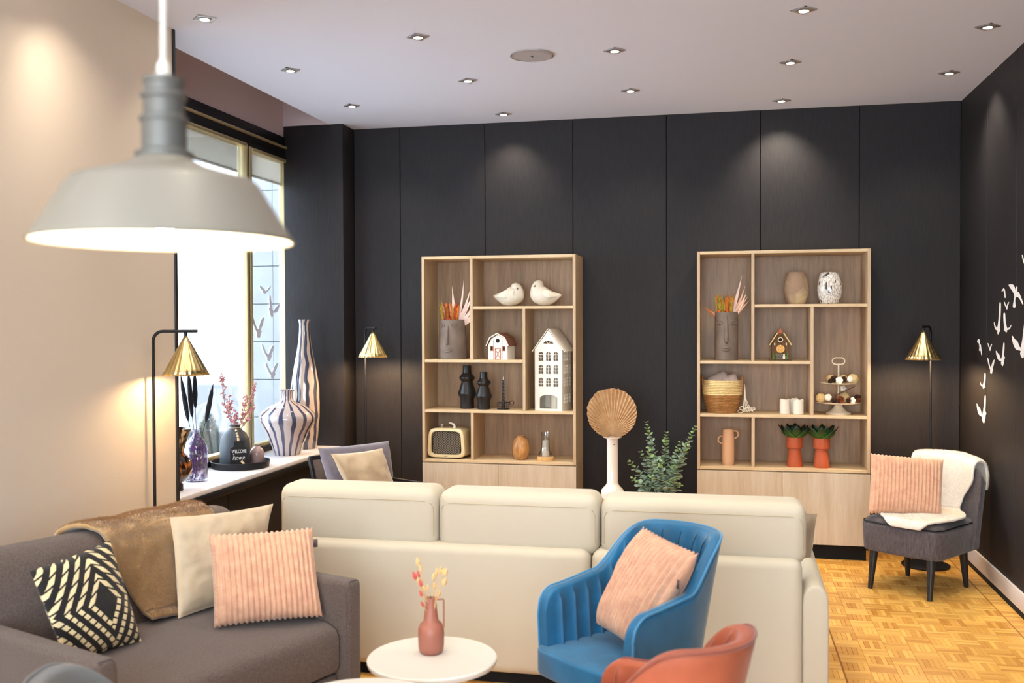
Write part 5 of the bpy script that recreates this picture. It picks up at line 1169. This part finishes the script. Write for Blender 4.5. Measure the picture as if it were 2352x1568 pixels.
t = thing('eucalyptus', 'spray of grey green eucalyptus branches between the white vase and the right bookcase', 'plant', (EX, EY, 0))
pl = tag(G().lathe([(.0001, 0), (.085, 0), (.1, .01), (.115, .2), (.10, .30), (.09, .305), (.085, .28), (.0001, .28)], 36).obj('dark_planter', MT['dark_cer'], loc=(EX, EY, 0), smooth=50), 'dark planter under the eucalyptus, hidden by the cream sofa', 'plant pot')
leaf_me = {}
def leaf_mesh(young):
    if young not in leaf_me:
        g = G(); ring = [Vector((.5*cos(q)*(1.0), .5+.5*sin(q), .06*cos(q)**2)) for q in [2*pi*k/10-pi/2 for k in range(10)]]
        g.add([Vector((0, .5, -.05))]+ring, [(0, k+1, (k+1) % 10+1) for k in range(10)]); o = g.obj('leaf', MT['euca2' if young else 'euca'], smooth=60, solid=.03, fix=False); leaf_me[young] = o
    return leaf_me[young]
rg = random.Random(11); cnt = 0; used = set()
for (tx, tz, ty, z0) in ((-.215, .60, 0, .3), (-.195, .50, -.06, .3), (-.14, .66, .04, .3), (-.10, .86, 0, .3), (-.085, .70, -.08, .3), (.03, .79, .05, .3), (.0, .62, -.09, .3), (.09, .60, -.05, .3), (.12, .73, .03, .3), (.22, .835, .0, .3), (.175, .72, -.06, .3), (.08, .50, -.08, .3), (-.06, .52, -.1, .3), (.13, .46, -.02, .3)):
    a = Vector((tx*.08, ty*.2, .30)); e = Vector((tx, ty, tz)); m_ = a.lerp(e, .5)+Vector((tx*-.12, 0, .02)); L_ = (e-a).length
    pts = [(1-q)**2*a+2*q*(1-q)*m_+q*q*e for q in [k/8 for k in range(9)]]
    st = G().tube(pts, [.0035-.0026*k/8 for k in range(9)], 6).obj('stem', MT['twig'], t, smooth=80)
    npair = int(L_/.030)
    for k in range(npair):
        q = .30+.70*(k+.5)/npair; p = (1-q)**2*a+2*q*(1-q)*m_+q*q*e; tg = (e-a).normalized(); ph = k*1.57+rg.uniform(-.4, .4)
        for s in (0, pi):
            young = q > .80; sz = (.062*(1-.70*max(0, (q-.35)/.65)))*rg.uniform(.85, 1.1)
            src = leaf_mesh(young)
            if young not in used: o = src; used.add(young)
            else: o = src.copy(); COL.objects.link(o)
            o.parent = st; o.location = p; d = (tg.to_track_quat('Z', 'Y').to_matrix() @ Vector((cos(ph+s), sin(ph+s), .55))).normalized()
            o.rotation_euler = (d.to_track_quat('Y', 'Z').to_matrix() @ Matrix.Rotation(rg.uniform(-.5, .5), 3, 'Y')).to_euler(); o.scale = (sz, sz, sz); cnt += 1

# ------------------------------------------------------------------ window sill vases
ZS = .63
t = tag(G().lathe([(.0001, 0), (.085, 0), (.088, .005), (.105, .06), (.145, .155), (.183, .225), (.187, .25), (.178, .275), (.12, .325), (.065, .345), (.045, .36), (.041, .38), (.043, .42), (.052, .428), (.053, .432), (.046, .432), (.038, .42), (.036, .37), (.0001, .34)], 64).obj('squat_striped_vase', MT['stripe_vase'], loc=(-2.845, 6.095, ZS), smooth=60), 'squat glossy vase with dark wavy vertical stripes on the window sill', 'vase')
t = tag(G().lathe([(.0001, 0), (.074, 0), (.078, .005), (.088, .08), (.100, .22), (.1035, .33), (.098, .43), (.08, .55), (.058, .66), (.044, .75), (.038, .82), (.0375, .87), (.043, .895), (.043, .899), (.038, .899), (.033, .87), (.0001, .8)], 56).obj('tall_striped_vase', MT['stripe_vase2'], loc=(-2.86, 6.42, ZS), smooth=60), 'very tall bottle vase with dark vertical stripes beside the black column', 'vase')
t = thing('round_tray', 'round black metal tray on the window sill', 'tray', (-2.875, 5.50, ZS))
G().lathe([(.0001, 0), (.165, 0), (.170, .003), (.176, .040), (.172, .040), (.166, .006), (.0001, .005)], 64).obj('pan', MT['blackmetal'], t); G().tube([(.174*cos(q), .174*sin(q), .040) for q in [2*pi*k/64 for k in range(64)]], .0026, 6, closed=True).obj('rim', MT['blackmetal'], t)
DBX, DBY = -2.905, 5.49
t = thing('dark_bottle_vase', 'matt dark blue grey bottle vase on the black tray, a chalk tag around its neck', 'vase', (DBX, DBY, ZS+.0055))
G().lathe([(.0001, 0), (.086, 0), (.090, .006), (.090, .12), (.086, .165), (.068, .20), (.042, .222), (.032, .232), (.030, .245), (.033, .252), (.026, .252), (.024, .23), (.0001, .2)], 44).obj('body', MT['dark_cer'], t, smooth=60)
fd = Vector((.50, -.866, 0)); sd = Vector((.866, .5, 0))   # the tag faces the room and the camera
tg = thing('chalk_tag', 'black bottle shaped tag lettered WELCOME home with wooden beads on a cord', 'tag', (DBX, DBY, ZS+.0055))
Mt = Matrix((tuple(sd)+(0,), (0, 0, 1, 0), tuple(-fd)+(0,), (0, 0, 0, 1))).transposed() if False else Matrix(((sd.x, 0, fd.x, 0), (sd.y, 0, fd.y, 0), (0, 1, 0, 0), (0, 0, 0, 1)))
cen = fd*.098+sd*.020+Vector((0, 0, .034)); Mt = Matrix.Translation(cen) @ Mt
shape = [(-.052, 0), (.052, 0), (.052, .072), (.046, .086), (.030, .098), (.030, .128), (-.030, .128), (-.030, .098), (-.046, .086), (-.052, .072)]
G().prism(shape, lambda a, b: Mt @ Vector((a, b, 0)), lambda a, b: Mt @ Vector((a, b, -.006))).obj('board', MT['slate'], tg, smooth=0)
fc = bpy.data.curves.new('lettering', 'FONT'); fc.body = 'WELCOME'; fc.size = .026; fc.align_x = 'CENTER'; fc.extrude = .0004; fc.space_character = 1.0
tmp = bpy.data.objects.new('lettering', fc); COL.objects.link(tmp); me = bpy.data.meshes.new_from_object(tmp.evaluated_get(bpy.context.evaluated_depsgraph_get())); bpy.data.objects.remove(tmp)
me.transform(Mt @ Matrix.Translation((0, .058, .0006)) @ Matrix.Diagonal((.68, 1.15, 1, 1))); me.materials.clear(); me.materials.append(MT['chalk'])
fo = bpy.data.objects.new('lettering', me); COL.objects.link(fo); fo.parent = tg
hw_ = [[(-.034, .052), (-.030, .044), (-.036, .018)], [(-.036, .018), (-.031, .034), (-.025, .036), (-.022, .030), (-.024, .018), (-.019, .020)],
       [(-.008, .034), (-.014, .033), (-.016, .024), (-.011, .018), (-.006, .024), (-.008, .034), (-.002, .030)], [(.0, .033), (.001, .018), (.003, .028), (.007, .034), (.009, .030), (.009, .018), (.012, .030), (.016, .034), (.018, .030), (.018, .019), (.022, .020)],
       [(.023, .026), (.031, .028), (.031, .034), (.026, .035), (.023, .026), (.026, .018), (.035, .021)]]
g = G()
for st in hw_:
    P = [Vector((a, b, .0008)) for a, b in st]; Q = []
    for k in range(len(P)-1):
        for j in range(4):
            p0 = P[max(0, k-1)]; p1 = P[k]; p2 = P[k+1]; p3 = P[min(len(P)-1, k+2)]; s = j/4
            Q.append(.5*((2*p1)+(-p0+p2)*s+(2*p0-5*p1+4*p2-p3)*s*s+(-p0+3*p1-3*p2+p3)*s**3))
    Q.append(P[-1]); g.tube([Mt @ q for q in Q], .0013, 5)
g.obj('script_lettering', MT['chalk'], tg, smooth=80)
cd = [Vector((.034*cos(q), .034*sin(q), .236)) for q in [2*pi*k/20 for k in range(20)]]
G().tube(cd, .0015, 5, closed=True).obj('cord', MT['bead'], tg)
for k, (a, b, c_) in enumerate(((.006, .222, .050), (.010, .205, .066), (.014, .190, .078), (.016, .176, .086), (.017, .168, .091))): G().ball(fd*c_+sd*a+Vector((0, 0, b)), .0075, 10, 8).obj('bead', MT['bead'], tg)
G().tube([fd*.091+sd*.017+Vector((0, 0, .17)), fd*.097+sd*.018+Vector((0, 0, .158))], .0015, 5).obj('cord', MT['bead'], tg)
for k in range(3): G().ball(fd*(.106+.010*k)+sd*(.036+.008*k)+Vector((0, 0, .040-.009*k)), .008, 10, 8).obj('bead', MT['bead'], tg)
t = thing('blossom_branches', 'dusty pink blossom branches in the dark bottle vase', 'dried flowers', (DBX, DBY, ZS+.24))
rg = random.Random(21)
for (dx, dy, dz, nb) in ((-.075, -.03, .335, 30), (-.06, .05, .20, 22), (.055, .05, .20, 22), (.075, .12, .255, 24), (.02, -.02, .12, 20), (.09, .06, .13, 16)):
    a = Vector((0, 0, -.05)); e = Vector((dx, dy, dz)); br = G().tube([a, a.lerp(e, .5)+Vector((dx*.25, 0, 0)), e], [.002, .0016, .0008], 5).obj('branch', MT['twig'], t, smooth=80)
    g = G()
    for k in range(nb):
        q = .33+.67*rg.random(); p = a.lerp(e, q)+Vector((dx*.25*(1-abs(2*q-1)), 0, 0))+Vector((rg.uniform(-1, 1), rg.uniform(-1, 1), rg.uniform(-1, 1)))*.012
        r = .0065*rg.uniform(.7, 1.2)
        for j in range(4): aa = j*pi/2+k; g.ball(p+Vector((cos(aa)*r, sin(aa)*r, sin(aa+k)*r*.7)), r*.75, 6, 4)
    g.obj('blossom', MT['blossom'], br, smooth=80)
t = tag(G().lathe([(.0001, 0), (.036, 0), (.041, .005), (.043, .06), (.040, .085), (.026, .104), (.014, .110), (.013, .116), (.016, .121), (.011, .121), (.009, .11), (.0001, .1)], 36).obj('small_bottle_vase', MT['pinkglaze'], loc=(-2.815, 5.60, ZS+.0055), smooth=60), 'little mauve glazed bottle vase on the black tray', 'vase')
t = thing('amber_vase', 'tortoiseshell amber glass vase with a flared neck, half hidden by the cream wall', 'vase', (-2.815, 4.66, ZS))
G().lathe([(.0001, 0), (.046, 0), (.046, .032), (.040, .036), (.0001, .036)], 32).obj('foot', MT['black_cer'], t)
G().lathe([(.032, .036), (.06, .05), (.085, .08), (.096, .115), (.09, .15), (.07, .175), (.054, .19), (.050, .205), (.052, .205)], 44).obj('bowl', MT['amber_glass'], t, smooth=60)
o = G().lathe([(.050, .204), (.056, .225), (.075, .29), (.090, .322), (.088, .323), (.072, .29), (.053, .225), (.047, .204)], 44).obj('neck', MT['amber_top'], t, smooth=60)
PVX, PVY = -2.862, 4.965
t = thing('purple_vase', 'clear glass bottle vase flecked with purple on the window sill', 'vase', (PVX, PVY, ZS))
o = G().lathe([(.001, .001), (.052, 0), (.060, .004), (.062, .02), (.0625, .15), (.060, .19), (.045, .225), (.024, .25), (.017, .262), (.018, .278), (.022, .286), (.019, .286), (.0145, .275), (.0135, .262), (.020, .246), (.042, .22), (.056, .188), (.0585, .15), (.058, .02), (.05, .010), (.001, .009)], 44).obj('body', MT['purple_glass'], t, smooth=60)
t = thing('black_plumes', 'four black dried grass plumes in the purple flecked vase', 'dried flowers', (PVX, PVY, ZS+.02))
for (dx, dy, dz, L_) in ((-.062, -.05, .58, .27), (-.045, .0, .61, .28), (-.022, .03, .60, .22), (.075, .06, .52, .22)):
    a = Vector((dx*-.1, 0, 0)); e = Vector((dx, dy, dz)); d = (e-a).normalized(); st = G().tube([a, a.lerp(e, .4)+Vector((-dx*.12, 0, 0)), e-d*L_*.9], .0014, 5).obj('stem', MT['pampas_dark'], t, smooth=80)
    M = Matrix.Translation(e-d*L_) @ d.to_track_quat('Z', 'Y').to_matrix().to_4x4(); g = G(); g.lathe([(.0001, 0), (.009, L_*.08), (.014, L_*.35), (.011, L_*.7), (.0001, L_)], 12, M=M)
    for k in range(150):
        q = random.random(); aa = random.random()*6.28; r = .0095*sin(pi*(.15+.7*q)); b = Vector((r*cos(aa), r*sin(aa), L_*q)); ee = b+Vector((.007*cos(aa), .007*sin(aa), .010)); s_ = Vector((-sin(aa), cos(aa), 0))*.0009
        g.add([M @ (b-s_), M @ (b+s_), M @ ee], [(0, 1, 2)])
    g.obj('plume', MT['pampas_dark'], st, smooth=80, fix=False)

# ------------------------------------------------------------------ bird decals
def decal(poly, cx, cz, w_, h_, plane, m, lab, grp, mirror=False):
    # plane: 'right' wall (x = XR, picture-right is -y) or 'glass' (x = XW, picture-right is +y)
    g = G(); raw = [Vector(((1-a if mirror else a)-.5, .5-b)) for a, b in poly]; pts = []; n = len(raw)
    for k in range(n):
        p0, p1, p2, p3 = raw[k-1], raw[k], raw[(k+1) % n], raw[(k+2) % n]
        for j in range(4): q = j/4; v = .5*((2*p1)+(-p0+p2)*q+(2*p0-5*p1+4*p2-p3)*q*q+(-p0+3*p1-3*p2+p3)*q**3); pts.append((v.x, v.y))
    x, sgn, dx = (XR-.0012, -1, .0012) if plane == 'right' else (XW-.0195, 1, .0012)
    g.prism(pts, lambda a, b: Vector((0, sgn*a*w_, b*h_)), lambda a, b: Vector((dx, sgn*a*w_, b*h_)))
    return tag(g.obj('bird_decal', MT[m], loc=(x, cx, cz), smooth=0), lab, 'wall decal', grp)
VB = [(0, .38), (.08, .40), (.20, .47), (.36, .52), (.50, .66), (.60, .70), (.70, .52), (.78, .2), (.84, 0), (.93, 0), (.94, .25), (.90, .52), (1, .62), (.93, .70), (.90, .82), (.78, 1), (.66, .97), (.58, .88), (.60, .80), (.34, .78), (.18, .70), (.05, .55)]
VN = [(0, 0), (.10, .04), (.24, .30), (.38, .52), (.52, .60), (.62, .42), (.80, .16), (.97, .05), (1, .10), (.90, .40), (.74, .62), (.80, .72), (.72, .82), (.66, .98), (.52, 1), (.40, .92), (.42, .78), (.28, .62), (.12, .36)]
VS = [(0, .60), (.16, .70), (.40, .78), (.56, .72), (.72, .40), (.80, 0), (.98, .02), (.96, .40), (.86, .78), (.92, .88), (.80, .92), (.62, 1), (.50, .94), (.52, .88), (.24, .84), (.06, .72)]
SP = [(0, .02), (.10, 0), (.30, .03), (.42, .16), (.50, .30), (.54, .14), (.60, .15), (.60, .34), (.70, .38), (.86, .60), (1, .86), (.94, .86), (.78, .66), (.62, .56), (.48, .60), (.46, .78), (.50, .95), (.40, 1), (.30, .94), (.36, .72), (.40, .50), (.28, .30), (.12, .16)]
HK = [(0, .26), (.30, .04), (.52, 0), (.70, .12), (.84, .45), (.92, .98), (.76, 1), (.64, .60), (.50, .28), (.34, .20), (.12, .34)]
TT = [(0, .14), (.16, .02), (.40, 0), (.48, .12), (.56, .34), (.72, .34), (.78, .46), (.86, .62), (1, .96), (.88, 1), (.72, .74), (.52, .76), (.40, .72), (.46, .50), (.32, .26), (.10, .24)]
for poly, u, z, w_, h_, lab in ((VB, 6.25, .985, .22, .160, 'lowest white bird decal on the right wall, lit by the floor lamp'), (VS, 6.222, 1.150, .13, .090, 'second lowest white bird decal, just above the lit lowest one'), (VN, 6.045, 1.245, .15, .086, 'narrow V winged white bird decal above the two lit ones'), (VB, 5.85, 1.318, .18, .125, 'white bird decal next to the narrow V winged one, nearer the camera'),
        (VN, 6.07, 1.352, .09, .042, 'tiny tick shaped white bird decal in the middle of the flock'), (TT, 6.30, 1.347, .11, .092, 'white bird decal furthest towards the room corner'), (VB, 5.50, 1.400, .26, .175, 'largest white bird decal, low at the near edge of the flock'), (VS, 5.915, 1.512, .14, .172, 'white bird decal with one very long raised wing'),
        (VS, 5.72, 1.490, .15, .102, 'white bird decal facing the long winged one'), (VN, 5.735, 1.583, .09, .042, 'tiny white bird decal above the facing pair'), (HK, 5.79, 1.652, .08, .050, 'small hook shaped white bird decal at the top of the flock'), (SP, 5.565, 1.632, .26, .125, 'big white bird decal with both wings spread, near the top of the flock'), (VN, 5.40, 1.80, .12, .07, 'topmost white bird decal, cut by the picture edge')):
    decal(poly, u, z, w_, h_, 'right', 'decal', lab, 'white bird decals on the right wall', mirror=(lab == 'white bird decal facing the long winged one'))
for poly, u, z, w_, h_, lab, mi in ((VN, 6.31, 1.735, .17, .055, 'highest frosted bird decal on the narrow window pane', True), (VB, 6.445, 1.622, .17, .150, 'frosted bird decal touching the tile joint, second from the top on the pane', True), (VN, 6.195, 1.480, .18, .150, 'largest frosted bird decal, against the window mullion', False), (VN, 6.345, 1.300, .19, .115, 'frosted bird decal second from the bottom on the pane', False), (VN, 6.40, 1.172, .19, .115, 'lowest frosted bird decal on the window pane', False)):
    decal(poly, u, z, w_, h_, 'glass', 'gdecal', lab, 'frosted bird decals on the window', mi)

# ------------------------------------------------------------------ outside: pier, canopy, street
pier = struct(G().box(-3.62, XW-.13, 6.93, 7.6, -.4, 3.6).obj('wall_pier_outside', MT['joint'], smooth=0))
for j in range(13):
    z0 = .505+.2865*(j-4)
    for (a, b) in ((-3.62, -3.335), (-3.332, XW-.132)):
        G().box(a, b, 6.915, 6.931, z0+.0025, z0+.2840).obj('stone_tile', MT['stonetile'], pier, bevel=.0015, bseg=1)
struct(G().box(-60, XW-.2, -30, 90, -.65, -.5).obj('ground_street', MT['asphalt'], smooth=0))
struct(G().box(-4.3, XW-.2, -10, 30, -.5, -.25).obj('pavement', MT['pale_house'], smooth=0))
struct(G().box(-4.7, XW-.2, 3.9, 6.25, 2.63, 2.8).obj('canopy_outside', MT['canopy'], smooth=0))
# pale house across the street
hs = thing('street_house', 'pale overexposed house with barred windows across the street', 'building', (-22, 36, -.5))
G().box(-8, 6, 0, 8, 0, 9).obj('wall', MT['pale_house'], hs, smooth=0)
for (x, z) in ((1.7, 1.0), (-.6, 1.0), (3.6, 1.0), (1.7, 4.2), (-.6, 4.2), (3.6, 4.2), (5.2, 1.0)):
    fr = G().box(x-.36, x+.36, -.06, .0, z, z+1.3).obj('window', MT['stonetile'], hs, smooth=0)
    for k in range(3): G().box(x-.28+.2*k, x-.12+.2*k, -.09, -.05, z+.08, z+1.05).obj('pane', MT['pale_house'], fr, smooth=0)
G().box(-8.3, 6.3, -.3, 8.2, 9, 9.3).obj('roof', MT['stonetile'], hs, smooth=0)
fn_ = thing('street_railing', 'pale metal railing along the street beyond the cars', 'railing', (-10.5, 17, -.5))
for z in (.55, .8, 1.05, 1.3): G().box(-3, 4, -.02, .02, z, z+.05).obj('rail', MT['pale_house'], fn_, smooth=0)
for k in range(8): G().box(-3+k, -2.95+k, -.03, .03, 0, 1.35).obj('post', MT['pale_house'], fn_, smooth=0)
def wheel(t, x, y, r, w_):
    M = Matrix.Translation((x, y, r)) @ Matrix.Rotation(pi/2, 4, 'Y')
    wh = G().lathe([(r*.62, -w_/2), (r*.95, -w_/2), (r, -w_/2+.03), (r, w_/2-.03), (r*.95, w_/2), (r*.62, w_/2)], 28, M=M).obj('wheel', MT['tyre'], t)
    G().lathe([(r*.66, -w_*.3), (r*.66, w_*.3), (r*.58, w_*.3), (r*.58, -w_*.3)], 28, M=M).obj('rim', MT['rim'], wh)
    for k in range(10): a = 2*pi*k/10; G().tube([M @ Vector((.03*cos(a), .03*sin(a), w_*.3)), M @ Vector((r*.6*cos(a), r*.6*sin(a), w_*.3))], .014, 5).obj('spoke', MT['rim'], wh)
def car(name, label, loc, L_, W_, prof, m, glassz, wy, r):
    t = thing(name, label, 'vehicle', loc)
    G().prism(prof, lambda a, b: Vector((-W_/2, a, b)), lambda a, b: Vector((W_/2, a, b))).obj('body', MT[m], t, bevel=.06, bseg=3, smooth=50)
    for sx in (-1, 1):
        for y in wy: wheel(t, sx*(W_/2-.06), y, r, .2)
        g = G(); g.prism(glassz, lambda a, b: Vector((sx*(W_/2+.004), a, b)), lambda a, b: Vector((sx*(W_/2-.03), a, b))); g.obj('side_window', MT['carglass'], t, smooth=0)
    return t
cp = [(0, .28), (0, .62), (.12, .80), (.75, .88), (1.35, 1.24), (2.6, 1.27), (3.35, .90), (3.9, .80), (3.95, .30)]
c1 = car('parked_car', 'dark blue car parked in the street beyond the window', (-5.95, 9.9, -.5), 4, 1.55, cp, 'carpaint', [(.95, .90), (1.42, 1.17), (2.5, 1.19), (3.05, .90)], (.75, 3.15), .31)
G().box(-.55, .55, .985, 1.0, .92, .95).obj('wiper', MT['tyre'], c1)
vp = [(0, .30), (0, 1.05), (.35, 1.15), (.8, 1.75), (3.6, 1.80), (3.66, .28)]
v1 = car('parked_van', 'white van parked outside with a red and white panel', (-6.05, 5.35, -.5), 3.7, 1.6, vp, 'vanpaint', [(.65, 1.15), (.95, 1.62), (1.6, 1.64), (1.6, 1.15)], (.7, 3.0), .30)
G().box(-.62, .62, 3.655, 3.68, .98, 1.62).obj('rear_window', MT['carglass'], v1, smooth=0)
G().box(.802, .815, 2.62, 3.1, .86, 1.22).obj('red_panel', MT['redsign'], v1, smooth=0)
for z in (.97, 1.05): G().box(.803, .819, 2.68, 3.05, z, z+.035).obj('white_bar', MT['vanpaint'], v1, smooth=0)
cf = thing('dwarf_conifer', 'small blue green conifer in a pot outside the window', 'tree', (-3.52, 6.28, -.25))
G().lathe([(.0001, 0), (.12, 0), (.17, .35), (.15, .35), (.13, .3), (.0001, .3)], 24).obj('pot', MT['dark_cer'], cf)
G().tube([(0, 0, .3), (0, 0, 1.05)], [.02, .006], 8).obj('trunk', MT['twig'], cf)
g = G(); rg = random.Random(8)
for k in range(7500):
    q = rg.random()**.7; z = .36+.76*(1-q); rm = .22*(q**.8)+.01; a = rg.random()*6.28; r = rm*rg.random()**.4; b = Vector((r*cos(a), r*sin(a), z)); d = Vector((cos(a)*.6+rg.uniform(-.6, .6), sin(a)*.6+rg.uniform(-.6, .6), .45)).normalized()*.030; s_ = d.orthogonal().normalized()*.0028
    g.add([b-s_, b+s_, b+d], [(0, 1, 2)])
o = g.obj('foliage', MT['needles'], cf, smooth=0, fix=False); o['kind'] = 'stuff'
